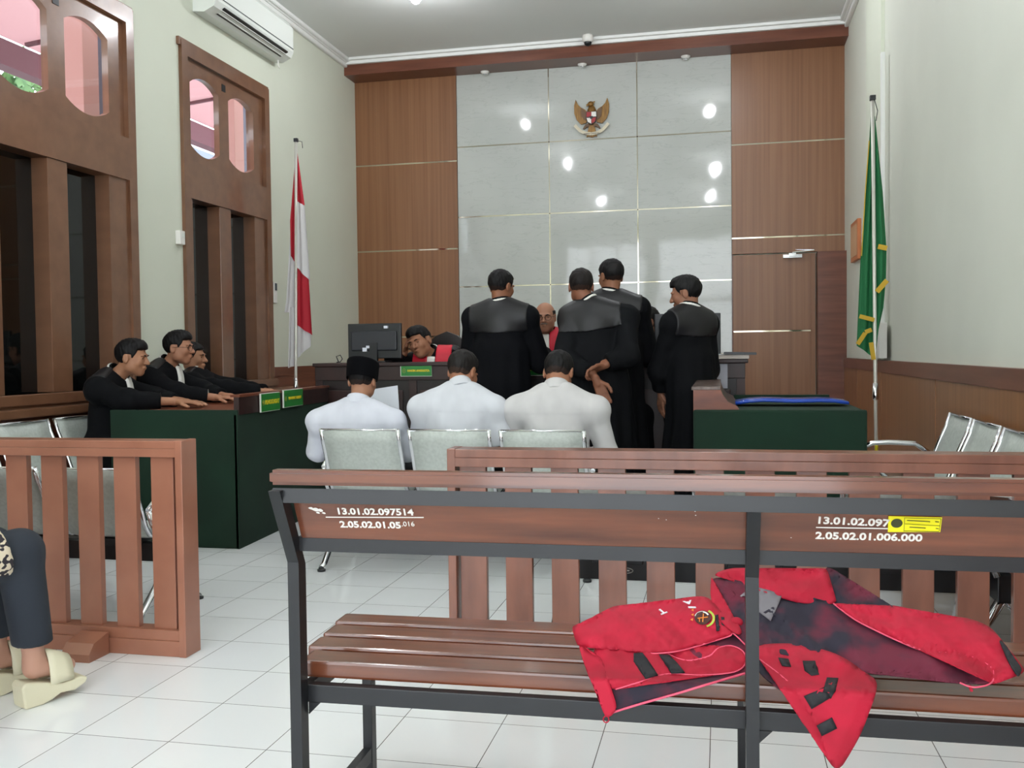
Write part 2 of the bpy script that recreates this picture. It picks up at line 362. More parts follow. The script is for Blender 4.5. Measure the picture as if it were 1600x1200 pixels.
# ---------------------------------------------------------------- lamps
bulbm = mat('lit bulb', (255, 255, 255), .3, emit=((248, 250, 255), 280))
def lamp(x, y, lab):
    t = thing('ceiling_lamp', lab, 'lamp', (x, y, H), group='round ceiling bulbs')
    MB().lathe([(.05, 0), (.05, -.03), (.022, -.05), (.022, -.12)]).build('socket', white, t)
    MB().sphere((0, 0, -.19), .048, (1, 1, 1.15)).build('bulb', bulbm, t)
for x, y, lab in ((-2.67, 8.3, 'glowing round bulb on the ceiling near the left end of the back wall'), (-.12, 8.35, 'bulb out of frame whose glow shows in the upper right marble tile'), (-2.52, 5.3, 'bulb out of frame reflected in the middle marble tile'), (-.08, 4.2, 'bulb out of frame reflected in the right middle marble tile'), (-2.5, 1.2, 'bulb above and left of the photographer'), (-.2, 1.0, 'bulb above and right of the photographer')):
    lamp(x, y, lab)
for x, lab in ((-2.62, 'small unlit spotlight under the soffit, over the left marble column'), (-1.5, 'small unlit spotlight under the soffit above the eagle emblem'), (-.36, 'small unlit spotlight under the soffit, over the right marble column')):
    t = thing('spotlight', lab, 'spotlight', (x, YB-.12, 4.37), group='spotlights under the soffit')
    MB().lathe([(.05, 0), (.05, -.012), (.036, -.02), (.036, -.03)]).build('ring', white, t); MB().lathe([(.028, -.03), (.02, -.036)]).build('lens', chrome, t)
t = thing('dome_camera', 'small white security dome camera on the cornice above the soffit', 'camera', (-1.38, SY-.14, H))
MB().lathe([(.055, 0), (.06, -.01), (.058, -.06), (.045, -.075)]).build('housing', white, t); MB().sphere((0, 0, -.075), .042).build('dome', blackp, t)
# ---------------------------------------------------------------- air conditioner, switches, right wall fittings
t = thing('air_conditioner', 'white wall air conditioner high between the two windows', 'air conditioner', (XL, 7.9, 4.0))
acw = mat('air conditioner plastic', (226, 230, 224), .4); y0, y1 = -.72, .72
MB().prism([(0, .36), (.17, .36), (.215, .30), (.215, .07), (.19, .02), (.10, -.02), (0, -.01)], 'y', y0, y1).build('body', acw, t)
mb = MB()
for k in range(3): mb.obox((.207-.035*k, y0+.13, .035-.016*k), (.207-.035*k, y1-.13, .035-.016*k), .026, .012, up=(.4, 0, -1))
mb.build('air_outlet', blackp, t)
MB().obox((.218, y0+.01, .10), (.218, y1-.01, .10), .004, .007).build('front_seam', mat('seam grey', (70, 80, 80), .5), t)
mb = MB()
for k in range(2): mb.obox((.195-.035*k, y0+.13, .02-.016*k), (.195-.035*k, y1-.13, .02-.016*k), .008, .005)
mb.build('louvre', acw, t)
MB().tube([(.10, y1-.1, -.02), (.09, y1-.08, -.06), (.10, y1-.07, -.09)], .006).build('hose_tip', white, t)
t = thing('wall_switch', 'small white switch box on the cream wall between the windows', 'switch', (XL, 6.88, 2.10)); MB().box(0, .045, -.035, .035, -.055, .055, bev=.006).build('box', white, t); MB().box(.045, .052, -.012, .02, .0, .035, bev=.003).build('toggle', acw, t)
t = thing('remote_holder', 'white remote control in its holder beside the farther window', 'remote control', (XL+.0, 8.52, 1.76)); MB().box(0, .03, -.03, .03, -.1, .1, bev=.005).build('holder', white, t); MB().box(.03, .034, -.02, .02, .02, .09).build('display', mat('remote display', (60, 75, 80), .3), t)
t = thing('picture_frame', 'small orange framed picture on the right wall behind the green flag', 'picture', (XR, 9.75, 2.0)); MB().box(-.035, 0, -.24, .24, 0, .38, bev=.004).build('frame', mat('orange frame', (190, 110, 60), .4), t); MB().box(-.038, -.03, -.2, .2, .04, .34).build('picture', mat('picture print', (205, 160, 120), .5), t)
t = thing('utility_box', 'white cable cover box low on the right wall beside the green flag', 'box', (XR-.032, 8.0, 1.07)); MB().box(-.06, 0, -.12, .35, 0, .28, bev=.004).build('box', white, t); MB().box(-.03, 0, -.02, .02, .28, 2.4, bev=.003).build('cable_duct', cornm, t)
# pilaster on the right wall
struct(MB().box(XR-.03, XR, 8.2, 9.0, 1.055, H-.09, bev=.002).build('trim_13', wallm))
# ---------------------------------------------------------------- national emblem
gold = mat('bronze gold', (150, 112, 52), .42, .3, col2=(110, 76, 36), scale=(40, 1, 4), nscale=2); red = mat('emblem red', (165, 40, 45), .5); ybz = YP-.005
em = thing('eagle_emblem', 'bronze eagle emblem with red and white shield and ribbon on the marble', 'emblem', (-1.405, YP+.008, 3.775))
def mir(p, s): return [(x*s, z) for x, z in p]
wing = [(.04, .06), (.075, .10), (.12, .125), (.155, .16), (.178, .215), (.197, .15), (.195, .06), (.17, -.01), (.12, -.065), (.06, -.05)]
for s_ in (1, -1):
    MB().prism(mir(wing, s_), 'y', -.028, 0).build('wing', gold, em)
    MB().prism(mir([(.045, .05), (.08, .09), (.12, .12), (.11, .02), (.07, -.03)], s_), 'y', -.036, -.02).build('wing_coverts', mat('bronze dark', (96, 66, 34), .45), em)
    MB().prism(mir([(.03, -.06), (.07, -.07), (.10, -.115), (.085, -.12), (.05, -.095), (.02, -.10)], s_), 'y', -.034, 0).build('claw', mat('bronze dark', (0, 0, 0)), em)
body = MB(); body.sphere((0, -.015, .03), .065, (.9, .5, 1.8)); body.sphere((-.008, -.03, .155), .036, (1, .8, .85)); body.prism([(-.035, .165), (-.058, .15), (-.055, .128), (-.03, .145)], 'y', -.04, -.02); body.prism([(.01, .18), (.04, .185), (.035, .165)], 'y', -.03, -.02)
body.build('eagle_body', gold, em)
MB().prism([(-.03, -.08), (.03, -.08), (.06, -.21), (.04, -.2), (0, -.215), (-.04, -.2), (-.06, -.21)], 'y', -.025, 0).build('tail', gold, em)
sh = [(-.06, .07), (.06, .07), (.062, 0), (.045, -.05), (0, -.08), (-.045, -.05), (-.062, 0)]
MB().prism(sh, 'y', -.045, -.02).build('shield_rim', mat('shield rim', (40, 34, 30), .5), em)
MB().prism([(-.053, .063), (-.002, .063), (-.002, .01), (-.055, .01)], 'y', -.05, -.04).prism([(.053, -.002), (.002, -.002), (.002, -.068), (.04, -.046)], 'y', -.05, -.04).build('shield_red', red, em)
MB().prism([(.053, .063), (.002, .063), (.002, .01), (.055, .01)], 'y', -.05, -.04).prism([(-.053, -.002), (-.002, -.002), (-.002, -.068), (-.04, -.046)], 'y', -.05, -.04).build('shield_white', white, em)
MB().prism([(-.018, .015), (.018, .015), (.012, -.016), (-.012, -.016)], 'y', -.054, -.045).build('shield_heart', blackp, em)
mb = MB(); pts = [(-.19, -.07), (-.165, -.10), (-.12, -.145), (-.06, -.17), (0, -.178), (.06, -.17), (.12, -.145), (.165, -.10), (.19, -.07)]
for a, b in zip(pts, pts[1:]): mb.obox((a[0], -.035, a[1]), (b[0], -.035, b[1]), .006, .034, up=(0, -1, .0) if False else (0, 0, 1))
mb.build('ribbon', mat('ribbon cream', (215, 205, 180), .5), em)
# motto letters as fine dark strokes following the ribbon
text('motto', 'BHINNEKA TUNGGAL IKA', .02, blackp, em, frame((-1.405, YP-.035, 3.775-.176), (1, 0, 0), (0, 0, 1)), align='CENTER', sx=.75)
# ================================================================ FURNITURE
# ---------------------------------------------------------------- front bench
BROT = R_(1.2)
bn = thing('bench', 'long wooden slatted bench with black steel frame, seen from behind in the foreground', 'bench', (-.93, 1.95, 0), BROT)
def bpart(name, mb, m, turned=False):
    if not turned: mb.bm.transform(Matrix.Translation(V(-.93, 1.95, 0)) @ Matrix.Rotation(BROT, 4, 'Z') @ Matrix.Translation(V(.93, -1.95, 0)))
    return mb.build(name, m, bn, world=True)
XB0, XB1 = -.935, 1.07
def lean(z): return 1.925-(max(z-.695, 0))*.52      # rear face of the back posts
for i, x in enumerate((XB0, .046, XB1-.025)):
    mb = MB(); w = .026
    prof = [(1.925, 0), (1.925, .695), (lean(.865), .865), (lean(.865)+.035, .865), (1.963, .685), (1.963, 0)]
    if i: prof = [(1.925, 0), (1.925, .695), (lean(.838), .838), (lean(.838)+.03, .838), (1.963, .685), (1.963, 0)]
    mb.prism(prof, 'x', x, x+w); bpart('rear_post', mb, bar)
    mb = MB().box(x, x+w, 2.375, 2.41, 0, .405, bev=.002); bpart('front_leg', mb, bar)
    for z in (.37, .06): bpart('side_rail', MB().box(x+.002, x+w-.002, 1.963, 2.375, z, z+.035), bar)
mb = MB().obox((XB0, 1.866, .852), (XB1, 1.866, .852), .028, .031, up=(0, .15, 1), bev=.002); bpart('upper_back_rail', mb, bar)
mb = MB().obox((XB0+.02, 1.946, .735), (XB1, 1.946, .735), .03, .032, bev=.002); bpart('lower_back_rail', mb, bar)
mb = MB().box(XB0+.02, XB1, 1.965, 1.99, .37, .41, bev=.002); bpart('rear_seat_rail', mb, bar)
mb = MB().box(XB0+.02, XB1, 2.375, 2.40, .37, .41, bev=.002); bpart('front_seat_rail', mb, bar)
mb = MB().box(XB0+.3, XB1, 2.17, 2.2, .06, .095, bev=.002).box(XB0+.02, XB0+.3, 2.17, 2.2, .06, .095); bpart('foot_rail', mb, bar)
for x in (XB0+.026, .072):
    mb = MB().prism([(x, .37), (x+.028, .37), (x, .342)], 'y', 1.965, 1.97); bpart('gusset', mb, bar)
# back board: a broad plank tilted with the posts, upper edge standing above the rail
mb = MB(); mb.obox((XB0-.018, 1.868+.028, .888), (XB1+.02, 1.868+.028, .888), .040, .032, bev=.007); bpart('top_plank', mb, plank)
mb = MB(); mb.obox((XB0+.03, 1.925, .79), (XB1, 1.925, .79), .022, .135, up=(0, -.46, 1), bev=.003); bb_ = bpart('back_plank', mb, plank)
for y0, x0 in ((2.0, -.945), (2.105, -.97), (2.21, -.975), (2.315, -.985)):
    mb = MB().box(x0, XB1+.02, y0, y0+.082, .414, .452, bev=.006); bpart('seat_slat', mb, plank)
# painted inventory numbers on the back plank
RB = Matrix.Rotation(BROT, 3, 'Z'); pu = RB @ V(0, -.46, 1).normalized(); px_ = RB @ V(1, 0, 0); pn = px_.cross(pu); P0 = V(-.93, 1.95, 0)+RB @ (V(0, 1.925, .79)-V(-.93, 1.95, 0))
def onplank(px, py):
    # point where the view through the photo pixel meets the rear face of the plank
    o = V(0, 0, CAMZ); d = at(px, py, Y=2)-o; p0 = P0+(pn if pn.y < 0 else -pn)*.0122
    t = (p0-o).dot(pn)/d.dot(pn); return o+d*t
def ptext(s, px0, px1, py0, py1, h, name='painted_number', m=white, bold=.0006):
    a = onplank(px0, py0); b = onplank(px1, py1); o = text(name, s, h, m, bn, frame(a, b-a, pu), bold=bold)
    w = max(v.co.x for v in o.data.vertices)-min(v.co.x for v in o.data.vertices); k = (b-a).length/w
    lx = (bn.matrix_basis.inverted() @ a).x
    for v in o.data.vertices: v.co.x = lx+(v.co.x-lx)*k
    return o
ptext('13.01.02.097514', 525, 643, 799, 800.5, .0225); ptext('2.05.02.01.05', 531, 626, 819.5, 821, .0225)
ptext('.016', 627, 647, 819, 819, .017, 'hand_written_number', bold=0)
ptext('13.01.02.097', 1275, 1387, 813, 818, .0225); ptext('2.05.02.01.006.000', 1274, 1441, 837, 841, .0225)
for a, b, w in (((509, 808), (662, 808.5), .0022), ((1275, 824), (1390, 826), .0022)):
    mb = MB().obox(onplank(*a), onplank(*b), .001, w, up=pu); bpart('painted_line', mb, white, True)
mb = MB()
for px, py, r in ((486, 794, 4), (493, 796, 6), (500, 797, 5), (497, 801, 3), (506, 801.5, 3), (1147, 793, 0), (1060, 793, 1), (982, 794, .8), (1086, 799, 1), (1087, 805, 1), (1029, 810, .8), (1041, 812, .8), (1236, 840, .9)):
    if not r: continue
    c = onplank(px, py); n = 9; rr = r*.00135
    mb.bm.faces.new([mb.bm.verts.new(c-pn*(-.0004 if pn.y < 0 else .0004)+(px_*math.cos(6.283*k/n)*(1+.3*math.sin(k*5))+pu*math.sin(6.283*k/n)*.6*(1+.3*math.cos(k*7)))*rr) for k in range(n)])
bpart('paint_chips', mb, white, True)
st = [onplank(*p)-pn*(-.0008 if pn.y < 0 else .0008) for p in ((1387, 831), (1469, 831), (1472, 808), (1388, 806))]
mb = MB(); mb.quad(st); stk = bpart('yellow_sticker', mb, mat('yellow sticker', (238, 230, 20), .45), True); tag(stk, 'yellow inventory sticker with a dark round seal')
stk_c = onplank(1401, 817)
mb = MB(); c = stk_c-pn*(-.0014 if pn.y < 0 else .0014)
mb.bm.faces.new([mb.bm.verts.new(c+(px_*math.cos(6.283*k/24)+pu*math.sin(6.283*k/24))*.0105) for k in range(24)])
grey_ink = mat('sticker ink', (60, 66, 34), .6)
o = mb.build('seal', grey_ink, bn, world=True)
mb = MB(); off = -pn*(-.0014 if pn.y < 0 else .0014)
for a, b in (((1413.5, 808), (1412, 830)), ((1414, 818), (1468, 821)), ((1470, 810), (1467, 829)), ((1414, 808.5), (1470, 810)), ((1413, 829), (1467, 830))):
    mb.obox(onplank(*a)+off, onplank(*b)+off, .0008, .0006, up=pu)
for a, b, in (((1417, 812.5), (1453, 814.5)), ((1461, 814.5), (1467, 815)), ((1421, 823), (1446, 824.5)), ((1462, 825), (1466, 825.5))):
    mb.obox(onplank(*a)+off, onplank(*b)+off, .0006, .0016, up=pu)
mb.build('sticker_print', grey_ink, bn, world=True)
# ---------------------------------------------------------------- two gates of railing
def railing(lab, x0, x1, ends, slats, m, feet=(), zt=.832):
    t = thing('railing', lab, 'railing', (x0, 3.29, 0))
    P = lambda n, mb: mb.build(n, m, t, world=True)
    y0, y1 = 3.24, 3.345
    for e in ends: P('end_post', MB().box(e, e+.03, y0, y1, 0, zt, bev=.003))
    a, b = x0, x1
    P('top_rail', MB().box(a, b, y0+.004, y1, zt-.032, zt-.002, bev=.003).box(a, b, y0+.002, y1-.03, zt-.064, zt-.032, bev=.002))
    P('bottom_rail', MB().box(a, b, y0+.004, y1, 0.0, .06, bev=.003).box(a, b, y0+.010, y1-.02, .06, .10, bev=.002))
    for x in slats: P('slat', MB().box(x, x+.096, y0+.03, y0+.058, .10, zt-.064, bev=.002))
    for x in feet:
        P('foot', MB().prism([(3.12, 0), (3.12, .03), (3.15, .065), (3.24, .085), (3.24, 0)], 'x', x, x+.12))
    return t
railing('pink brown slatted railing gate standing at the left', -4.2, -2.0, (-2.028,), [-2.15-.162*k for k in range(13)], railp, (-2.45,))
railing('brown slatted railing gate standing behind the bench', -.953, 1.24, (-.953, 1.21), [-.915+.1655*k for k in range(13)], railp2, zt=.812)
# ---------------------------------------------------------------- gang chairs
shell_prof = [(-.235, .77), (-.21, .70), (-.175, .62), (-.145, .54), (-.12, .47), (-.09, .425), (-.04, .405), (.03, .40), (.12, .41), (.20, .425), (.25, .425), (.28, .405)]
def gang(lab, n, loc, rz=0, pitch=.5, back=.43, arms=None, legs=None, sc=1., oval=False):
    t = thing('beam_chair_row', lab, 'waiting chairs', loc, rz); t.scale = (1, 1, sc)
    Wd = pitch*(n-1)
    xs = [-Wd/2+pitch*k for k in range(n)]
    for x in xs:
        mb = MB(); bm = mb.bm; rows = []
        for y, z in shell_prof:
            rows.append([bm.verts.new((x+u*back/2, y-.012*(1-u*u), z)) for u in (-1, -.5, 0, .5, 1)])
        for A, B in zip(rows, rows[1:]):
            for k in range(4): bm.faces.new((A[k], A[k+1], B[k+1], B[k])).smooth = True
        ob = mb.build('seat_shell', silver, t); md = ob.modifiers.new('s', 'SOLIDIFY'); md.thickness = .006; md.offset = 0
        mb = MB()
        for s_ in (-1, 1): mb.tube([(x+s_*back/2, y, z+(.004 if i else .008)) for i, (y, z) in enumerate(shell_prof)], .0115)
        mb.tube([(x-back/2, -.235, .774), (x+back/2, -.235, .774)], .007)
        mb.build('side_tube', chrome, t)
        MB().box(x-.1, x+.1, -.07, .16, .362, .398, bev=.004).build('seat_bracket', blackp, t)
    bm_ = MB().box(-Wd/2-.25, Wd/2+.25, .0, .05, .27, .365, bev=.004).build('beam', blackm, t)
    if oval:
        mb = MB(); pts = [(-Wd/2+oval+.034*math.cos(a), -.003, .317+.013*math.sin(a)) for a in np.linspace(0, 2*math.pi, 25)[:-1]]
        mb.tube(pts, .0018, 6, closed=True); mb.obox((-Wd/2+oval-.02, -.003, .317), (-Wd/2+oval+.02, -.003, .317), .002, .006); mb.build('oval_badge', white, t)
    ax = arms if arms is not None else [-Wd/2-pitch/2, Wd/2+pitch/2]
    for x in ax:
        MB().tube([(x, -.14, .56), (x, -.06, .615), (x, .08, .62), (x, .16, .615), (x, .205, .59), (x, .21, .55), (x, .16, .50), (x, .08, .43), (x, .05, .36)], .0135).tube([(x, -.14, .56), (x, -.1, .45), (x, .0, .34)], .0125).build('armrest', chrome, t)
    for x in (legs if legs is not None else [-Wd/2-pitch/2+.02, Wd/2+pitch/2-.02]):
        mb = MB(); mb.tube([(x, .02, .30), (x, -.06, .16), (x, -.20, .03), (x, -.24, .015)], .017); mb.tube([(x, .02, .30), (x, .10, .16), (x, .24, .03), (x, .28, .015)], .017)
        mb.build('leg', chrome, t)
        MB().lathe([(.022, 0), (.022, .012)], (x, -.24, 0)).lathe([(.022, 0), (.022, .012)], (x, .28, 0)).build('foot_pad', blackp, t)
    return t
defch = gang('row of three silver chairs with the three men in white shirts on them', 3, (-1.37, 4.93, 0), pitch=.488, back=.425, sc=.975)
gang('low row of silver chairs right behind the left railing gate', 4, (-3.32, 3.78, 0), pitch=.455, back=.40, sc=.875, arms=[-3.32+.0-(-3.32)-.9, .91])
gang('silver chair row behind the right railing gate, oval badge on its black beam', 3, (.12, 3.78, 0), pitch=.52, back=.43, sc=.87, oval=.02)
gang('silver chair row along the left wall under the nearer window', 3, (-3.80, 4.85, 0), rz=R_(-90), pitch=.5, back=.44, sc=1.0)
gang('silver chair row along the brown wainscot of the right wall', 4, (.965, 4.485, 0), rz=R_(90), pitch=.5, back=.44, sc=1.03)
# ---------------------------------------------------------------- left green desk
DX0, DX1, DY0, DY1 = -3.655, -2.805, 5.15, 7.0
DY1 = 6.72
d = thing('draped_desk', 'long desk draped in dark green cloth at the left, two name plates on it', 'desk', (-3.2, 6, 0))
P = lambda n, mb, m, **k: mb.build(n, m, d, world=True, **k)
mb = MB(); mb.box(DX0, DX1, DY0, DY0+.02, .0, .83, bev=.006)
mb.prism([(DX1-.0, DY0), (DX1-.10, DY1), (DX1-.12, DY1), (DX1-.02, DY0)], 'z', .0, .80); P('green_cloth', mb, green)
P('desk_top', MB().prism([(DX0, DY0+.02), (DX1-.02, DY0+.02), (DX1-.11, DY1), (DX0, DY1)], 'z', .79, .825), deskw)
P('front_board', MB().prism([(DX1-.0+.004, DY0+.02), (DX1-.10+.004, DY1), (DX1-.13, DY1), (DX1-.03, DY0+.02)], 'z', .80, .905), darkw)
P('ledge', MB().prism([(DX1+.012, DY0+.015), (DX1-.09, DY1+.01), (DX1-.15, DY1+.01), (DX1-.05, DY0+.015)], 'z', .905, .92), deskw)
P('desk_leg', MB().box(DX0, DX0+.05, DY1-.05, DY1, .0, .79), darkw)
def plate(lab, name, c, ux, w, h, txt, tsize, emb=True):
    t = thing('name_plate', lab, 'name plate', c); ux = Vector(ux).normalized(); n = ux.cross(V(0, 0, 1))
    F = frame(Vector(c)+n*.006, ux, V(0, 0, 1))
    b = MB(); b.obox(Vector(c)-ux*w/2, Vector(c)+ux*w/2, .01, h, bev=.001); b.build('white_rim', white, t, world=True)
    b = MB(); b.obox(Vector(c)-ux*(w/2-.006)+n*.0055, Vector(c)+ux*(w/2-.001)+n*.0055, .003, h-.008); b.build('green_face', platem, t, world=True)
    tx = text('lettering', txt, tsize, yellow, t, frame(Vector(c)+n*.0085+ux*.02, ux, V(0, 0, 1)), align='CENTER', bold=.0012)
    ring = MB(); cc = Vector(c)+n*.0085-ux*(w/2-.03); ring.tube([cc+ux*.012*math.cos(a)+V(0, 0, .015)*math.sin(a) for a in np.linspace(0, 2*math.pi, 17)[:-1]], .0015, 6, closed=True); ring.sphere(cc, .004, (1, .4, 1.2))
    ring.build('seal_mark', mat('seal gold', (150, 150, 50), .5), t, world=True)
    return t
du = V(-.10, DY1-DY0, 0).normalized()
def onfront(y): return V(DX1-.10*(y-DY0)/(DY1-DY0)+.016, y, 0)
p = onfront(5.60); plate('green name plate on the left desk, the nearer one', 'a', (p.x, p.y, .855), du, .30, .118, 'PENGGUGAT', .038)
p = onfront(5.985); plate('green name plate on the left desk, the farther one', 'b', (p.x, p.y, .862), du, .34, .118, 'PENASIHAT HUKUM', .025)
# ---------------------------------------------------------------- right green desk
EX0, EX1, EY0, EY1 = -.14, .71, 4.98, 6.35
d = thing('draped_desk', 'desk draped in dark green cloth at the right, a blue folder on it', 'desk', (.3, 5.6, 0))
P = lambda n, mb, m, **k: mb.build(n, m, d, world=True, **k)
P('green_cloth', MB().box(EX0, EX1, EY0, EY0+.025, .0, .845, bev=.012).box(EX0, EX0+.02, EY0+.02, EY1, 0, .80), green)
P('desk_top', MB().box(EX0, EX1, EY0+.02, EY1, .80, .835), green)
P('rear_board', MB().box(.08, .66, EY1-.15, EY1-.11, .836, .865, bev=.002).box(.08, .66, EY1-.15, EY1-.11, .0, .84), green)
P('end_bracket', MB().prism([(EX0, .835), (EX0, .955), (-.005, .955), (.01, .92), (.035, .885), (.075, .865), (.09, .848), (.09, .835)], 'y', EY0+.03, EY0+.06), deskw)
P('front_board', MB().prism([(EX0, .835), (EX0, .945), (-.0, .945), (.01, .91), (.035, .875), (.075, .855), (.09, .838), (.09, .835)], 'y', EY0+.06, EY1), darkw)
P('ledge', MB().box(EX0-.01, 0.0, EY0+.028, EY1, .945, .962, bev=.004), mat('worn ledge', (120, 104, 98), .25, col2=(70, 48, 40), scale=(8, 3, 3), nscale=2))
t = thing('folder', 'blue plastic folder lying on the right green desk', 'folder', (.38, 5.55, .840))
mb = MB(); bm = mb.bm; rows = []
for i in range(9):
    u = i/8; rows.append([bm.verts.new((-.30+.6*u, y, z+.018*math.sin(u*math.pi)+.006*math.sin(u*9))) for y, z in ((-.12, .004), (-.12, .018), (.12, .022), (.12, .004))])
for A, B in zip(rows, rows[1:]):
    for k in range(4): bm.faces.new((A[k], A[(k+1) % 4], B[(k+1) % 4], B[k]))
bm.faces.new(rows[0]); bm.faces.new(rows[-1][::-1])
mb.build('cover', mat('blue folder plastic', (30, 70, 170), .25), t, smooth=True)
MB().box(-.26, .26, -.10, .11, .022, .026).build('paper_sheet', paper, t)
# ---------------------------------------------------------------- podium and judges' bench
struct(MB().box(-3.6, .5, 6.95, 9.2, 0, .17, bev=.01).build('trim_14', lamH))
d = thing('judges_bench', 'long dark carved wooden judges bench across the back of the court', 'bench', (-1.4, 6.9, 0))
P = lambda n, mb, m, **k: mb.build(n, m, d, world=True, **k)
JX0, JX1, JY = -3.03, .165, 6.78
P('bench_top', MB().box(JX0-.01, JX1+.02, JY-.03, JY+.36, 1.06, 1.088, bev=.006), darkw)
P('frieze', MB().box(JX0, JX1, JY-.008, JY+.03, .955, 1.06, bev=.003), darkw)
P('front_panel', MB().box(JX0, JX1, JY+.012, JY+.03, 0, .96), darkw2)
for x in (JX0, JX0+.75, -1.5, -.75, JX1-.33, JX1-.06): P('stile', MB().box(x, x+.06, JY-.002, JY+.03, 0, .955, bev=.002), darkw)
for x0, x1 in ((JX0+.1, JX0+.7), (-2.2, -1.6), (-1.38, -.85), (-.62, -.25), (JX1-.22, JX1-.1)):
    P('raised_panel', MB().box(x0, x1, JY+.0, JY+.02, .12, .88, bev=.008), darkw)
for x in (JX0, JX1-.03): P('end_panel', MB().box(x, x+.03, JY+.03, JY+.35, .17, 1.06), darkw)
plate('green name plate reading HAKIM ANGGOTA on the judges bench', 'c', (-2.215, JY-.02, 1.025), (1, 0, 0), .245, .085, 'HAKIM ANGGOTA', .0205)
plate('green name plate half hidden behind the leftmost standing man in black', 'd', (-1.36, JY-.02, 1.025), (1, 0, 0), .245, .085, 'HAKIM KETUA', .0205)
# small open green/floral thing on bench front is skipped; monitors
def monitor(lab, x, y, w, h, z0, rz, stickers=False):
    t = thing('monitor', lab, 'monitor', (x, y, 1.088), rz)
    MB().box(-w/2, w/2, -.012, .02, z0, z0+h, bev=.006).build('screen_housing', blackp, t)
    MB().box(-w/2+.03, w/2-.03, -.03, -.01, z0+.06, z0+h-.06, bev=.01).build('back_shell', mat('dark grey plastic', (38, 40, 46), .45), t)
    MB().box(-w/2+.01, w/2-.01, .02, .022, z0+.01, z0+h-.01).build('screen', mat('screen glass', (14, 16, 20), .1), t)
    MB().box(-.03, .03, -.04, -.012, .012, z0+h*.45).box(-.11, .11, -.08, .09, 0, .012, bev=.004).build('stand', blackp, t)
    if stickers: MB().box(w/2-.13, w/2-.10, -.033, -.012, z0+h-.04, z0+h-.02).box(-.06, -.03, -.0335, -.012, z0+.08, z0+.10).box(-.09, -.055, -.0335, -.012, z0+.055, z0+.085).build('sticker', paper, t)
monitor('black computer monitor seen from behind at the left end of the judges bench', -2.60, 6.93, .43, .27, .03, 0, True)
monitor('wide black monitor at the right end of the judges bench', -.235, 6.98, .47, .30, .03, R_(3))
t = thing('cable', 'coiled black cable end beside the left monitor on the judges bench', 'cable', (-2.87, 6.86, 1.088)); MB().tube([(.0, 0, .004), (-.02, 0, .05), (.01, .01, .06), (.03, 0, .03), (.02, -.02, .008), (-.01, -.02, .005)], .004, 6).build('cord', blackp, t)
t = thing('folder_stack', 'white and black folders stacked at the right end of the judges bench', 'folders', (.07, 6.84, 1.090))
MB().box(-.13, .12, -.1, .15, 0, .028, bev=.003).build('white_folder', mat('cream folder', (216, 206, 196), .6), t)
MB().obox((-.05, 0, .04), (.17, 0, .034), .24, .018, bev=.003).build('black_folder', blackp, t)
MB().box(-.13, -.04, -.09, .12, .03, .034).build('sheet', paper, t)
t = thing('paper_sheet', 'sheet of paper taped to the front of the judges bench at its right end', 'paper', (-.005, JY-.012, .97)); MB().box(-.05, .05, -.002, .0, -.085, .085).build('sheet', mat('grey paper', (175, 175, 185), .7), t)
# carved judges chairs
def judge_chair(x, y, lab):
    t = thing('carved_chair', lab, 'chair', (x, y, .17), group='carved judges chairs')
    prof = [(-.24, .55), (-.24, .98), (-.215, 1.02), (-.19, 1.035), (-.16, 1.03), (-.14, 1.06), (-.13, 1.10), (-.09, 1.13), (-.04, 1.15), (0, 1.165)]
    prof = prof+[(-a, b) for a, b in prof[::-1][1:]]
    MB().prism(prof, 'y', .02, .065).build('carved_back', darkw2, t)
    MB().prism([(-.16, .55), (-.16, .92), (0, .97), (.16, .92), (.16, .55)], 'y', -.0, .022).build('back_cushion', blackp, t)
    for s_ in (-1, 1):
        MB().box(s_*.26-.022, s_*.26+.022, .02, .07, 0, .98, bev=.005).lathe([(.012, 0), (.03, .02), (.036, .05), (.02, .08), (.012, .09), (.022, .11), (.02, .13), (.006, .16)], (s_*.26, .045, .98)).build('back_post', darkw2, t)
        MB().obox((s_*.28, .045, 1.02), (s_*.37, .045, 1.025), .014, .014).build('finial_spur', darkw2, t)
        MB().box(s_*.28-.022, s_*.28+.022, -.42, .03, .62, .655, bev=.008).build('armrest', darkw2, t)
        MB().box(s_*.28-.02, s_*.28+.02, -.42, -.38, 0, .62, bev=.005).build('front_leg', darkw2, t)
    MB().box(-.27, .27, -.44, .04, .40, .46, bev=.015).build('seat', blackp, t)
judge_chair(-2.245, 7.66, 'carved dark chair of the judge who leans on his hand'); judge_chair(-1.26, 7.72, 'carved dark chair of the bald judge with glasses'); judge_chair(-.45, 7.72, 'carved dark chair behind the wide monitor')
# ---------------------------------------------------------------- flags
pole_m = mat('white pole', (214, 212, 202), .35, .3)
redf = mat('flag red', (178, 22, 42), .7); whitef = mat('flag white', (214, 212, 212), .75); greenf = mat('flag green', (22, 104, 58), .75); goldf = mat('flag fringe gold', (196, 158, 30), .6)
def strip(mb, rows, mi, wav=.012, nw=2.0, n=10, ph=0.):
    "rows of (left point, right point); sideways folds pushed in depth"
    bm = mb.bm; R = []
    sub = []
    for (a0, b0), (a1, b1) in zip(rows, rows[1:]):
        for k in range(6): sub.append((Vector(a0).lerp(Vector(a1), k/6), Vector(b0).lerp(Vector(b1), k/6)))
    sub.append((Vector(rows[-1][0]), Vector(rows[-1][1])))
    for j, (a, b) in enumerate(sub):
        r = []
        for k in range(n+1):
            u = k/n; p = a.lerp(b, u); p.y += wav*math.sin(u*nw*2*math.pi+ph+j*.04)*min(1, (b-a).length/.06); r.append(bm.verts.new(p))
        R.append(r)
    for A, B in zip(R, R[1:]):
        for k in range(n):
            f = bm.faces.new((A[k], A[k+1], B[k+1], B[k])); f.smooth = True; f.material_index = mi
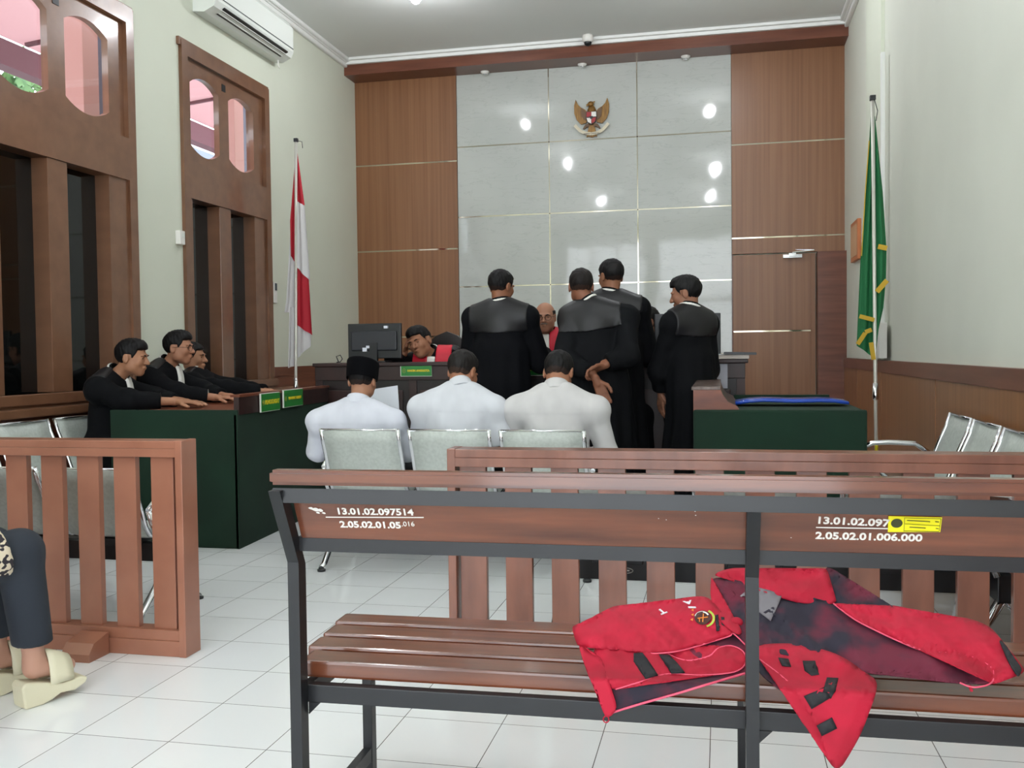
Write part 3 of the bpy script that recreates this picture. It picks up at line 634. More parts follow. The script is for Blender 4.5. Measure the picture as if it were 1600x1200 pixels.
def px_rows(rows, Y): return [(at(a, y0, Y=Y), at(b, y1, Y=Y)) for a, y0, b, y1 in rows]
FY = 8.35; b0 = at(462, 600, Y=FY)
t = thing('flag_stand', 'red and white flag hanging folded on a white pole by the left wall', 'flag', (b0.x, FY, 0))
top = at(462.5, 222, Y=FY)
MB().tube([(b0.x, FY, .05), (b0.x, FY, .82), (top.x, FY, top.z)], .0135).lathe([(.14, 0), (.14, .03), (.03, .05), (.02, .12)], (b0.x, FY, 0)).build('pole', pole_m, t, world=True)
MB().box(top.x-.018, top.x+.018, FY-.018, FY+.018, top.z-.0, top.z+.035, bev=.004).tube([(top.x+.02, FY, top.z+.01), (top.x+.06, FY, top.z), (top.x+.065, FY, top.z-.06)], .003, 6).build('pole_cap', blackp, t, world=True)
MB().lathe([(.019, .0), (.022, .02), (.019, .12)], (b0.x, FY, .82)).build('pole_collar', chrome, t, world=True)
mb = MB()
strip(mb, px_rows([(455, 340, 464, 340), (447, 470, 463, 470), (444, 488, 463, 488)], FY+.05), 1, .01)
strip(mb, px_rows([(452, 480, 463, 480), (450, 575, 462, 571)], FY+.04), 1, .01)
strip(mb, px_rows([(462, 240, 464, 240), (453, 345, 463, 345), (454, 400, 463, 412)], FY+.02), 0, .01, 1)
strip(mb, px_rows([(462, 240, 465, 240), (463, 318, 476, 321)], FY+.01), 0, .01, 1)
strip(mb, px_rows([(463, 314, 476, 321), (464, 418, 485, 440)], FY-.005), 1, .014, 1.5)
strip(mb, px_rows([(464, 416, 482, 428), (464, 508, 488, 524)], FY+.02), 0, .014, 1.5)
strip(mb, px_rows([(464, 505, 486, 515), (464, 560, 486, 540)], FY+.035), 1, .014, 1.5)
mb.build('flag_cloth', [redf, whitef], t, world=True)
FY = 7.25; b0 = at(1368, 640, Y=FY); top = at(1363.5, 157, Y=FY)
t = thing('flag_stand', 'green flag with gold fringe hanging folded on a white pole by the right wall', 'flag', (b0.x, FY, 0))
MB().tube([(b0.x+.01, FY, .05), (b0.x, FY, .82), (top.x, FY, top.z)], .0135).lathe([(.14, 0), (.14, .03), (.03, .05), (.02, .12)], (b0.x+.01, FY, 0)).build('pole', pole_m, t, world=True)
MB().box(top.x-.02, top.x+.02, FY-.02, FY+.02, top.z, top.z+.035, bev=.004).tube([(top.x+.01, FY-.02, top.z), (top.x+.03, FY-.02, top.z-.08), (top.x+.02, FY-.02, top.z-.15)], .003, 6).build('pole_cap', blackp, t, world=True)
MB().lathe([(.019, .0), (.022, .02), (.019, .12)], (b0.x, FY, .78)).build('pole_collar', chrome, t, world=True)
MB().tube([(b0.x, FY-.016, .40), (b0.x+.005, FY-.018, .44), (b0.x, FY-.016, .47)], .012, 8).build('yellow_tag', mat('tag yellow', (210, 200, 30), .5), t, world=True)
mb = MB()
strip(mb, px_rows([(1361, 175, 1365, 175), (1353, 300, 1367, 300), (1345, 400, 1367, 400), (1341, 490, 1367, 497), (1339, 540, 1367, 560)], FY+.02), 0, .02, 1.6)
strip(mb, px_rows([(1365, 178, 1368, 185), (1366, 300, 1380, 300), (1367, 380, 1386, 392), (1367, 452, 1385, 434), (1367, 500, 1381, 480), (1367, 560, 1372, 520)], FY+.0), 0, .018, 1.2)
def fringe(a, b, w, Y):
    a = at(*a, Y=Y); b = at(*b, Y=Y); mb.obox(a, b, .006, w)
    for f in mb.bm.faces[-6:]: f.material_index = 1

def fringes():
    for a, b, w, Y in (((1372, 385), (1386, 388), .035, FY-.03), ((1370, 456), (1386, 438), .035, FY-.03), ((1343, 494), (1366, 500), .03, FY-.02), ((1340, 538), (1352, 520), .03, FY-.02), ((1352, 519), (1362, 515), .03, FY-.02), ((1361, 535), (1365, 562), .03, FY-.02), ((1358, 220), (1352, 300), .006, FY-.0), ((1352, 300), (1346, 400), .006, FY-.0)):
        n0 = len(mb.bm.faces); mb.obox(at(*a, Y=Y), at(*b, Y=Y), .006, w, up=(.3, 0, 1)); mb.bm.faces.ensure_lookup_table()
        for k in range(n0, len(mb.bm.faces)): mb.bm.faces[k].material_index = 1
fringes()
mb.build('flag_cloth', [greenf, goldf], t, world=True)
# ================================================================ PEOPLE (one continuous surface each, grown from a smooth distance field)
def surface_nets(fn, lo, hi, vox, B=6):
    lo = np.array(lo, float); hi = np.array(hi, float)
    nb = np.ceil((hi-lo)/(vox*B)).astype(int); n = nb*B+1
    bc = np.stack(np.meshgrid(*[lo[i]+(np.arange(nb[i])+.5)*B*vox for i in range(3)], indexing='ij'), -1).reshape(-1, 3)
    bd = fn(bc); act = np.abs(bd) < B*vox*.5*1.9+.012
    val = np.repeat(np.repeat(np.repeat(np.where(bd > 0, 1., -1.).reshape(nb), B, 0), B, 1), B, 2).astype(np.float32)
    full = np.ones(n, np.float32); full[:-1, :-1, :-1] = val
    mask = np.zeros(n, bool); a3 = act.reshape(nb)
    idx = np.argwhere(a3)*B
    r = np.arange(B+1); off = np.stack(np.meshgrid(r, r, r, indexing='ij'), -1).reshape(-1, 3)
    for k in range(0, len(idx), 4000):
        p = (idx[k:k+4000, None, :]+off[None]).reshape(-1, 3); mask[p[:, 0], p[:, 1], p[:, 2]] = True
    pi = np.argwhere(mask)
    out = np.empty(len(pi), np.float32)
    for k in range(0, len(pi), 200000): out[k:k+200000] = fn(lo+pi[k:k+200000]*vox)
    full[pi[:, 0], pi[:, 1], pi[:, 2]] = out
    G = full; s = G < 0
    c = np.zeros(tuple(n-1), np.int8)
    for dx in (0, 1):
        for dy in (0, 1):
            for dz in (0, 1): c += s[dx:n[0]-1+dx, dy:n[1]-1+dy, dz:n[2]-1+dz]
    cells = np.argwhere((c > 0) & (c < 8))
    if len(cells) == 0: return np.zeros((0, 3)), np.zeros((0, 4), int)
    acc = np.zeros((len(cells), 3)); cnt = np.zeros(len(cells))
    cor = {}
    for dx in (0, 1):
        for dy in (0, 1):
            for dz in (0, 1): cor[(dx, dy, dz)] = G[cells[:, 0]+dx, cells[:, 1]+dy, cells[:, 2]+dz].astype(float)
    for a in cor:
        for ax in range(3):
            if a[ax]: continue
            b = list(a); b[ax] = 1; b = tuple(b); va, vb = cor[a], cor[b]; m_ = (va < 0) != (vb < 0)
            t = np.where(m_, va/np.where(m_, va-vb, 1), 0)
            p = np.array(a, float)[None]+np.eye(3)[ax][None]*t[:, None]
            acc += p*m_[:, None]; cnt += m_
    verts = lo+(cells+acc/cnt[:, None])*vox
    vid = -np.ones(tuple(n-1), np.int64); vid[cells[:, 0], cells[:, 1], cells[:, 2]] = np.arange(len(cells))
    faces = []
    for ax in range(3):
        u, v = (ax+1) % 3, (ax+2) % 3
        sl0 = [slice(1, -1)]*3; sl0[ax] = slice(0, -1); sl1 = list(sl0); sl1[ax] = slice(1, None)
        e = s[tuple(sl0)] != s[tuple(sl1)]
        q = np.argwhere(e); o_ = np.ones(3, int); o_[ax] = 0; q = q+o_
        inside = s[q[:, 0], q[:, 1], q[:, 2]]
        def cell(du, dv):
            w = q.copy(); w[:, u] -= du; w[:, v] -= dv; return vid[w[:, 0], w[:, 1], w[:, 2]]
        f = np.stack([cell(1, 1), cell(0, 1), cell(0, 0), cell(1, 0)], 1); f[~inside] = f[~inside][:, ::-1]
        faces.append(f[(f >= 0).all(1)])
    return verts, np.concatenate(faces)
def np_mesh(name, vf, m, parent, matfn=None):
    v, f = vf
    me = bpy.data.meshes.new(name); me.from_pydata(v.tolist(), [], f.tolist()); me.update()
    o = link(name, me, m, parent, smooth=True)
    if matfn is not None:
        c = v[f].mean(1); me.polygons.foreach_set('material_index', matfn(c).astype(np.int32))
    return o
def ell(p, c, r):
    r = np.array(r, float); q = (p-np.array(c, float))/r; k0 = np.sqrt((q*q).sum(-1)); k1 = np.sqrt(((q/r)**2).sum(-1))+1e-9
    return k0*(k0-1)/k1
def cone(p, a, b, ra, rb):
    a = np.array(a, float); b = np.array(b, float); d = b-a; t = np.clip(((p-a)@d)/(d@d+1e-12), 0, 1)
    return np.sqrt(((p-a-t[:, None]*d)**2).sum(-1))-(ra+(rb-ra)*t)
def smin(a, b, k):
    h = np.clip(.5+.5*(b-a)/k, 0, 1); return b+(a-b)*h-k*h*(1-h)
def smax(a, b, k): return -smin(-a, -b, k)
def RM(yaw=0, pitch=0, roll=0):
    cy, sy, cp, sp, c_, s_ = math.cos(yaw), math.sin(yaw), math.cos(pitch), math.sin(pitch), math.cos(roll), math.sin(roll)
    return np.array([[cy, -sy, 0], [sy, cy, 0], [0, 0, 1]])@np.array([[1, 0, 0], [0, cp, -sp], [0, sp, cp]])@np.array([[c_, 0, s_], [0, 1, 0], [-s_, 0, c_]])
def head_sdf(q, big=1.):
    d = ell(q, (0, -.012, .028), (.073, .093, .084))
    d = smin(d, ell(q, (0, .024, -.032), (.056*big, .062, .074)), .03)
    d = smin(d, ell(q, (0, .055, -.086), (.026*big, .026, .024)), .03)
    ax = np.abs(q[:, 0]); qs = np.stack([ax, q[:, 1], q[:, 2]], -1)
    d = smin(d, ell(qs, (.044*big, .01, -.058), (.018, .034, .028)), .03)
    d = smin(d, ell(qs, (.038*big, .058, -.02), (.022, .022, .024)), .02)
    d = smin(d, ell(qs, (.026, .080, .024), (.026, .012, .008)), .014)
    d = smax(d, -ell(qs, (.031, .098, .006), (.017, .016, .011)), .012)
    d = smin(d, ell(qs, (.031, .071, .004), (.015, .0125, .0105)), .004)
    d = smin(d, cone(q, (0, .082, .018), (0, .104, -.024), .0075, .0125), .012)
    d = smin(d, ell(qs, (.012, .094, -.027), (.0085, .011, .0075)), .006)
    d = smin(d, ell(q, (0, .088, -.051), (.022, .009, .0055)), .006)
    d = smin(d, ell(q, (0, .086, -.061), (.019, .009, .0065)), .006)
    d = smax(d, -ell(q, (0, .099, -.056), (.022, .010, .0016)), .003)
    ear = ell(qs, (.076, -.012, -.004), (.009, .020, .033)); ear = smax(ear, -ell(qs, (.087, -.008, 0), (.007, .011, .02)), .006)
    return smin(d, ear, .007)
def hair_sdf(q, style):
    sh = ell(q, (0, -.016, .034), (.079, .099, .089))
    if style != 'bald': sh = smin(sh, ell(q, (0, .004, .064), (.066, .080, .050 if style != 'full' else .060)), .025)
    if style == 'full': sh = smin(sh, ell(q, (.008, .036, .086), (.05, .05, .034)), .03)
    n = .0022*np.sin(q[:, 0]*160+3*np.sin(q[:, 1]*70))*np.sin(q[:, 1]*120+q[:, 2]*90)
    sh = sh+n
    y = q[:, 1]
    low = -.052 if style == 'full' else -.062
    zc = np.interp(y, [-.1, -.035, -.012, -.008, .018, .022, .05, .075, .11], [low, low+.006, .0, .024, .026, -.012, .045, .060, .066])
    ax = np.abs(q[:, 0]); zc = zc+np.where(y > .05, np.clip(ax-.03, 0, 1)*.5, 0)
    d = smax(sh, (zc-q[:, 2])*.8, .006)
    if style == 'bald': d = smax(d, q[:, 2]-.052, .006); d = smax(d, y-.035, .005)
    return d
def hand_prims(w, dirv, palm, side, curl=.5, spread=.10, sc=1.):
    "w wrist, dirv direction to the fingertips, palm normal the palm faces, side +1 thumb on the +x of (dir x palm)"
    w = np.array(w, float); d = np.array(dirv, float); d /= np.linalg.norm(d); n = np.array(palm, float); n -= d*(n@d); n /= np.linalg.norm(n); s = np.cross(d, n)*side
    P = []
    P.append(('c', w-d*.01, w+d*.03, .024*sc, .022*sc))
    for k, o_ in enumerate((-.027, -.009, .009, .027)):
        P.append(('c', w+d*.02+s*o_*.6, w+d*.083*sc+s*o_, .014*sc, .0115*sc))
        L = (.062, .076, .082, .074)[k]*sc; base = w+d*(.085, .090, .092, .088)[k]*sc+s*o_
        dd = d+s*spread*(k-1.5)*.4; dd /= np.linalg.norm(dd); a = curl*(1+.12*(1.5-k)*.5); p0 = base; r = .0092*sc
        for j, (fr, an) in enumerate(((.45, .45), (.30, 1.1), (.25, 1.7))):
            v = dd*math.cos(a*an)+n*math.sin(a*an); p1 = p0+v*L*fr; P.append(('c', p0, p1, r, r*.93)); p0 = p1; r *= .93
    tb = w+d*.03+s*.022; t1 = tb+(s*.7+d*.7+n*.25)*.036*sc; t2 = t1+(s*.25+d*.9+n*.35)*.032*sc; t3 = t2+(d*.95+n*.35)*.022*sc
    P += [('c', tb, t1, .0145*sc, .0115*sc), ('c', t1, t2, .0112*sc, .010*sc), ('c', t2, t3, .010*sc, .0085*sc)]
    return P
def person(label, loc, rz, J, group=None, skin=(172, 120, 92), style='short', hairc=(20, 18, 20), vox=.006, outfit='robe', opts=None):
    """J holds joints in the person's own space (facing +y). outfit: robe or shirt"""
    O = opts or {}
    t = thing('person', label, 'person', loc, rz, group)
    g = {k: np.array(v, float) for k, v in J.items() if k not in ('hrot', 'hands')}
    hc = g['head']; HR = RM(*[R_(a) for a in J.get('hrot', (0, 0, 0))]); hs = O.get('hs', 1.)
    toq = lambda p: ((p-hc)@HR)/hs
    skinm = mat('skin %s' % (skin,), tuple(int(c*.93) for c in skin), .5, spec=.35); hairm = mat('hair %s' % (hairc,), tuple(int(c*.6) for c in hairc), .6, spec=.25); fadem = mat('hair fade %s' % (skin,), tuple(int(a*.42+b*.45) for a, b in zip(skin, hairc)), .6, spec=.2); fade2 = mat('hair half fade %s' % (skin,), tuple(int(a*.2+b*.6) for a, b in zip(skin, hairc)), .6, spec=.2)
    up = g['neck']-g['hip']; L = np.linalg.norm(up); up = up/L
    sx = g['sR']-g['sL']; sx = sx-up*(sx@up); sx /= np.linalg.norm(sx); fy = np.cross(up, sx); TM = np.stack([sx, fy, up], 1)
    bulk = O.get('bulk', 1.)
    def torso(p, inf=0.):
        q = (p-g['hip'])@TM
        d = ell(q, (0, .005, L*.70), (.155*bulk+inf, .105*bulk+inf, L*.36+inf))
        d = smin(d, ell(q, (0, .01, L*.32), (.150*bulk+inf, .112*bulk+inf, L*.36+inf)), .08)
        d = smin(d, ell(q, (0, -.01, .01), (.165*bulk+inf, .12*bulk+inf, .12+inf)), .06)
        d = smin(d, cone(p, g['sL'], g['sR'], .054+inf, .054+inf), .07)
        for k in ('sL', 'sR'):
            d = smin(d, cone(p, g[k], g['neck']*.75+g[k]*.25+up*-.005, .05+inf, .046+inf), .05)
        return d
    hipw = O.get('hipw', .09); hips = {'L': g['hip']-sx*hipw-up*.02, 'R': g['hip']+sx*hipw-up*.02}
    hb = []
    for w_ in J.get('hands', []): hb += hand_prims(*w_)
    hb_c = np.mean([h[1] for h in hb], 0) if hb else None
    def body(p):
        d = torso(p)
        for s_ in 'LR':
            d = smin(d, cone(p, g['s'+s_], g['e'+s_], .047, .038), .03); d = smin(d, cone(p, g['e'+s_], g['w'+s_], .037, .024), .015)
            d = smin(d, cone(p, hips[s_], g['k'+s_], .082, .052), .04); d = smin(d, cone(p, g['k'+s_], g['a'+s_], .050, .034), .02)
            fd = np.array(O.get('foot', (0, 1, 0)), float); a = g['a'+s_]; d = smin(d, cone(p, a+(0, 0, -.045), a+fd*O.get('footlen', .15)+(0, 0, -.065), .036, .024), .03)
        d = smin(d, cone(p, g['neck']-up*.03, hc-HR[:, 2]*.05*hs-HR[:, 1]*.022, .053, .048), .025)
        d = smin(d, head_sdf(toq(p), O.get('jaw', 1.))*hs, .016)
        for h in hb: d = smin(d, cone(p, h[1], h[2], h[3], h[4]), .006)
        return d
    pts = np.array([v for k, v in g.items()]); lo = pts.min(0)-.19; hi = pts.max(0)+.19
    lo[2] = max(lo[2], -.2)
    np_mesh('body', surface_nets(body, lo, hi, vox), skinm, t)
    # hair
    if style:
        v, f = surface_nets(lambda q: hair_sdf(q, style), (-.1, -.13, -.09), (.1, .13, .16), .0042)
        W_ = v*hs@HR.T+hc
        o = np_mesh('hair', (W_, f), [hairm, fadem, fade2], t)
        z = v[f].mean(1)[:, 2]; zz = z+.004*np.sin(v[f].mean(1)[:, 0]*300)*np.sin(v[f].mean(1)[:, 1]*260); o.data.polygons.foreach_set('material_index', (np.where(zz < -.034, 1, np.where(zz < -.012, 2, 0)) if style == 'short' else 0*z).astype(np.int32))
    def hmesh(name, build, m, sm=True):
        mb = MB(); build(mb)
        for v in mb.bm.verts: v.co = Vector((np.array(v.co)*hs)@HR.T+hc)
        return mb.build(name, m, t, smooth=sm)
    if O.get('face', False):
        for s_ in (-1, 1):
            hmesh('eye', lambda mb: mb.sphere((s_*.031, .0755, .004), .0115, (1, .75, .36)), mat('eye dark', (30, 22, 20), .25))
            hmesh('eyebrow', lambda mb: mb.tube([(s_*.014, .0925, .021), (s_*.03, .0925, .026), (s_*.047, .078, .021)], [.003, .0036, .002], 6), hairm)
    if O.get('glasses'):
        def gl(mb):
            for s_ in (-1, 1):
                mb.tube([(s_*.033+.023*math.cos(a), .101-.012*abs(math.cos(a))*(1 if math.cos(a)*s_ > 0 else 0), .002+.019*math.sin(a)) for a in np.linspace(0, 2*math.pi, 21)[:-1]], .0016, 6, closed=True)
                mb.tube([(s_*.056, .092, .008), (s_*.078, .04, .008), (s_*.082, -.015, .004)], .0015, 6)
            mb.tube([(-.010, .102, .005), (0, .106, .008), (.010, .102, .005)], .0014, 6)
        hmesh('glasses', gl, mat('spectacle wire', (60, 48, 42), .3, .6))
    if O.get('moustache'):
        hmesh('moustache', lambda mb: mb.tube([(-.026, .084, -.047), (-.013, .094, -.0405), (0, .098, -.039), (.013, .094, -.0405), (.026, .084, -.047)], [.003, .0052, .005, .0052, .003], 8), mat('grey moustache', (150, 140, 132), .8))
    if O.get('cap'):
        def cap(mb):
            bm = mb.bm; n = 40; prof = [(1.0, -.002), (1.02, .01), (1.04, .098), (1.0, .108)]; R = []
            for k_, z in prof: R.append([bm.verts.new((.088*k_*math.cos(2*math.pi*i/n), -.012+.110*k_*math.sin(2*math.pi*i/n), z+.004+.012*math.sin(2*math.pi*i/n)*-.0+.010*abs(math.sin(2*math.pi*i/n)))) for i in range(n)])
            for A, B in zip(R, R[1:]):
                for i in range(n): bm.faces.new((A[i], A[(i+1) % n], B[(i+1) % n], B[i]))
            R2 = [bm.verts.new((.05*math.cos(2*math.pi*i/n), -.014+.07*math.sin(2*math.pi*i/n), .106)) for i in range(n)]
            for i in range(n): bm.faces.new((R[-1][i], R[-1][(i+1) % n], R2[(i+1) % n], R2[i]))
            bm.faces.new(R2)
        hmesh('cap', cap, mat('black velvet', (8, 8, 11), .95, spec=.1))
    # ---- clothes
    cl = O.get('cloth', (14, 15, 18)); clm = mat('cloth %s' % (cl,), cl, .85, spec=.12, col2=tuple(int(c*.965) for c in cl), nscale=7, bump=.6 if outfit == 'shirt' else .5, scale=(1.6, 1.6, .8), detail=2)
    seated = O.get('seated', False)
    rng = random.Random(int(abs(loc[0]*1000)+abs(loc[1])*77)); ph = [rng.uniform(0, 6.28) for _ in range(6)]
    def sleeves(p, inf):
        r0, r1, r2 = (.066, .075, .078) if outfit == 'robe' else (.060, .055, .043)
        d = None
        for s_ in 'LR':
            if 'sleeve' in O: r2 = O['sleeve']
            e = g['w'+s_]*(1-O.get('cuff', .06))+g['e'+s_]*O.get('cuff', .06)
            a = cone(p, g['s'+s_], g['e'+s_], r0+inf, r1+inf)
            b = cone(p, g['e'+s_], e, r1+inf, r2+inf)
            ax = g['w'+s_]-g['e'+s_]; ax = ax/np.linalg.norm(ax); b = smax(b, ((p-e)@ax)-.0, .01)
            if O.get('short_sleeve'):
                e2 = g['s'+s_]*.25+g['e'+s_]*.75; ax = g['e'+s_]-g['s'+s_]; ax = ax/np.linalg.norm(ax)
                a = smax(cone(p, g['s'+s_], g['e'+s_], r0+inf, .068+inf), (p-e2)@ax, .01); b = a
            w_ = .004*np.sin(((p-g['e'+s_])@ax)*55+ph[0])*np.sin(p[:, 0]*20+ph[1])
            a = smin(a, b, .03)+w_
            d = a if d is None else smin(d, a, .02)
        return d
    def robe(p, inf=0.):
        d = torso(p, .022+inf)
        if not seated:
            hem = O.get('hem', .16); top = g['neck'][2]-.28; z = np.clip((top-p[:, 2])/(top-hem), 0, 1)
            rx = .185*bulk+.085*z+inf; ry = .145*bulk+.075*z+inf
            cx = g['hip'][0]+(g['neck'][0]-g['hip'][0])*np.clip((p[:, 2]-g['hip'][2])/L, 0, 1); cy = g['hip'][1]+(g['neck'][1]-g['hip'][1])*np.clip((p[:, 2]-g['hip'][2])/L, 0, 1)
            x = p[:, 0]-cx; y = p[:, 1]-cy; rr = np.sqrt((x/rx)**2+(y/ry)**2); th = np.arctan2(y, x)
            sk = (rr-1)*np.minimum(rx, ry)*.95+(.012*z+.003)*np.sin(th*11+ph[0]+2*z)+(.008*z)*np.sin(th*5+ph[1])
            sk = smax(sk, p[:, 2]-top, .05); sk = smax(sk, hem-p[:, 2], .01)
            d = smin(d, sk, .07)
        else:
            d = smin(d, cone(p, g['hip']-sx*.09, g['kL'], .12, .085), .08); d = smin(d, cone(p, g['hip']+sx*.09, g['kR'], .12, .085), .08)
            for s_ in 'LR': d = smin(d, cone(p, g['k'+s_], g['k'+s_]*.4+g['a'+s_]*.6, .085, .10), .05)
        return d
    def garment(p, inf=0.):
        if outfit == 'robe': d = robe(p, inf)
        else:
            d = torso(p, .014+inf); q = (p-g['hip'])@TM
            d = d+.0035*np.sin(q[:, 2]*46+4*np.sin(q[:, 0]*9+ph[2])+ph[0])*np.clip(.35-q[:, 2], 0, .3)*3+.0025*np.sin(q[:, 0]*40+q[:, 2]*25+ph[3])
            ax_ = np.abs(q[:, 0]); d = d+.0055*np.sin(62*ax_+26*q[:, 2]+ph[1])*np.exp(-((ax_-.16)/.055)**2)*np.clip(1.4-q[:, 2]/L*1.4, 0, 1)+.006*np.sin(34*q[:, 2]+14*q[:, 0]*np.sin(ph[4])+ph[3])*np.exp(-((q[:, 2]-L*.35)/.12)**2)
            d = d-.002*(q[:, 2] > L*.72)
            d = smax(d, -.02-q[:, 2], .01)
        d = smin(d, sleeves(p, inf), .028)
        q = toq(p); nk = cone(p, g['neck']-up*.06, hc-HR[:, 1]*.022, .064, .064)
        d = smax(d, -nk, .012)
        d = smax(d, -(head_sdf(q)*hs-.006), .01)
        return d
    lo2 = lo.copy(); hi2 = hi.copy(); lo2[:2] -= .12; hi2[:2] += .12; lo2[2] = max(lo2[2], .02)
    nm = 'robe' if outfit == 'robe' else 'shirt'
    np_mesh(nm, surface_nets(garment, lo2, hi2, .0085 if outfit == 'robe' else .0075), clm, t)
    if outfit == 'shirt' or O.get('trousers'):
        def trou(p):
            d = None
            for s_ in 'LR':
                a = smin(cone(p, hips[s_], g['k'+s_], .098, .072), cone(p, g['k'+s_], g['a'+s_]+(0, 0, .02), .072, .062), .03); d = a if d is None else smin(d, a, .05)
            d = smin(d, ell((p-g['hip'])@TM, (0, -.01, .0), (.178*bulk, .132*bulk, .12)), .05)
            d = smax(d, (p-g['hip'])@up-.1, .01)
            return smax(d, (min(g['aL'][2], g['aR'][2])+O.get('trouser_len', -.03))-p[:, 2], .01)
        np_mesh('trousers', surface_nets(trou, lo2, hi2, .010), mat('trouser %s' % (O.get('trousers', (24, 25, 30)),), O.get('trousers', (24, 25, 30)), .85), t)
    for s_ in 'LR':       # shoes
        a = g['a'+s_]; fd = np.array(O.get('foot', (0, 1, 0)), float)
        if O.get('noshoes'): continue
        np_mesh('shoe', surface_nets(lambda p: smax(smin(cone(p, a+(0, 0, -.045)-fd*.02, a+fd*.17+(0, 0, -.065), .045, .034), cone(p, a+(0, 0, -.0), a+(0, 0, -.05), .042, .045), .03), (a[2]-.10)-p[:, 2], .008), a-.25, a+.25, .009), mat('black shoe', (16, 16, 18), .3), t)
    if outfit == 'robe':
        # satin yoke across shoulders and upper back
        zy = O.get('yoke', L*.62)
        def yoke(p):
            q = (p-g['hip'])@TM; d = garment(p, .007)
            d = smax(d, (zy+.10*np.clip(np.abs(q[:, 0])-.02, 0, .3)**1-.0-q[:, 2]), .004)
            d = smax(d, np.abs(q[:, 0])-.205*bulk, .006)
            return smax(d, q[:, 1]-.03, .01) if O.get('yoke_back', True) else d
        np_mesh('satin_yoke', surface_nets(yoke, g['neck']-(.34, .3, .45), g['neck']+(.34, .3, .15), .008), mat('satin yoke', tuple(int(c*.62) for c in O.get('yokec', (44, 44, 50))), .45, spec=.4), t)
        # standing black collar and white neckband
        nd = (hc-HR[:, 1]*.022-HR[:, 2]*.06)-(g['neck']); nd = nd/np.linalg.norm(nd)
        def ring(r, z0, z1, th):
            def f(p):
                h = (p-g['neck'])@nd; q = p-g['neck']-h[:, None]*nd; rr = np.sqrt((q*q).sum(-1)); return smax(np.abs(rr-r)-th, np.abs(h-(z0+z1)/2)-(z1-z0)/2, .003)
            return surface_nets(f, g['neck']-.13, g['neck']+.13, .0042)
        np_mesh('collar', ring(.067, -.03, .052, .005), clm, t)
        np_mesh('white_neckband', ring(.076, .022, .038, .004), white, t)
    else:
        nd = (hc-HR[:, 1]*.022-HR[:, 2]*.06)-(g['neck']); nd = nd/np.linalg.norm(nd)
        def f(p):
            h = (p-g['neck'])@nd; q = p-g['neck']-h[:, None]*nd; rr = np.sqrt((q*q).sum(-1)); return smax(np.abs(rr-(.066-h*.10))-.0055, np.abs(h-.012)-.032, .004)
        np_mesh('collar', surface_nets(f, g['neck']-.13, g['neck']+.13, .0042), clm, t)
    if O.get('bib'):
        def bib(p):
            q = (p-g['neck'])@TM; d = garment(p, .016); d = smax(d, np.abs(q[:, 0])-(.032+.012*np.clip(-q[:, 2]/.2, 0, 1)), .004); d = smax(d, q[:, 2]-.02, .004); d = smax(d, -.24-q[:, 2], .004); return smax(d, .02-q[:, 1], .004)
        np_mesh('white_bib', surface_nets(bib, g['neck']-.3, g['neck']+.25, .007), white, t)
    if O.get('red'):
        rm = mat('red silk %s' % (O['red'],), O['red'], .55)
        def sash(p):
            q = (p-g['neck'])@TM; d = garment(p, .011); ax_ = np.abs(q[:, 0]); d = smax(d, ax_-.155, .004); d = smax(d, (.034+.0*ax_)-ax_, .004); d = smax(d, -.5-q[:, 2], .004); return smax(d, -.03-q[:, 1], .01)
        np_mesh('red_lapel', surface_nets(sash, g['neck']-(.3, .3, .55), g['neck']+.3, .008), rm, t)
    return t
HN = lambda *a: a
# ---- the four standing in black robes, seen from behind
def stand(h, lean=0., sw=.19, **k):
    J = dict(hip=(0, 0, h*.53), neck=(0, lean*.6, h*.852), head=(0, lean*.75+.03, h-.125), sL=(-sw, lean*.5, h*.805), sR=(sw, lean*.5, h*.805),
             eL=(-sw-.05, .02, h*.62), eR=(sw+.05, .02, h*.62), wL=(-sw-.03, .12, h*.475), wR=(sw+.03, .12, h*.475),
             kL=(-.10, .01, h*.28), kR=(.10, .01, h*.28), aL=(-.11, 0, .09), aR=(.11, 0, .09))
    J.update(k); return J
person('man in black robe standing leftmost at the judges bench, white neckband, short hair', (-1.485, 6.38, 0), 0,
       stand(1.73, .05, eL=(-.245, .10, 1.09), wL=(-.10, .26, 1.05), eR=(.26, .12, 1.08), wR=(.24, .33, 1.13), hrot=(-28, -10, 0),
             hands=[((-.10, .26, 1.05), (.6, .7, -.1), (0, 0, -1), 1, .4), ((.24, .33, 1.13), (0, 1, -.1), (0, 0, -1), -1, .3)]),
       skin=(150, 98, 72), opts=dict(yoke=.36, yokec=(40, 38, 43), cloth=(13, 14, 18), sleeve=.075))
person('man in black robe with his hands clasped behind his back', (-.775, 6.12, 0), 0,
       stand(1.70, .10, .185, neck=(-.06, .06, 1.450), head=(-.12, .105, 1.575), eL=(-.20, -.12, 1.10), wL=(-.0, -.235, 1.01), eR=(.20, -.10, 1.12), wR=(.06, -.19, 1.075), hrot=(8, -12, 0),
             hands=[((.02, -.25, .975), (.40, -.12, -.88), (.1, -1, -.1), -1, .5, .1, 1.1), ((.07, -.205, 1.065), (-.80, -.25, -.30), (0, -.4, -.6), 1, .9)]),
       skin=(146, 94, 70), hairc=(44, 36, 34), opts=dict(yoke=.37, yokec=(38, 39, 44), cloth=(17, 18, 21), bulk=1.0, sleeve=.052, cuff=.12))
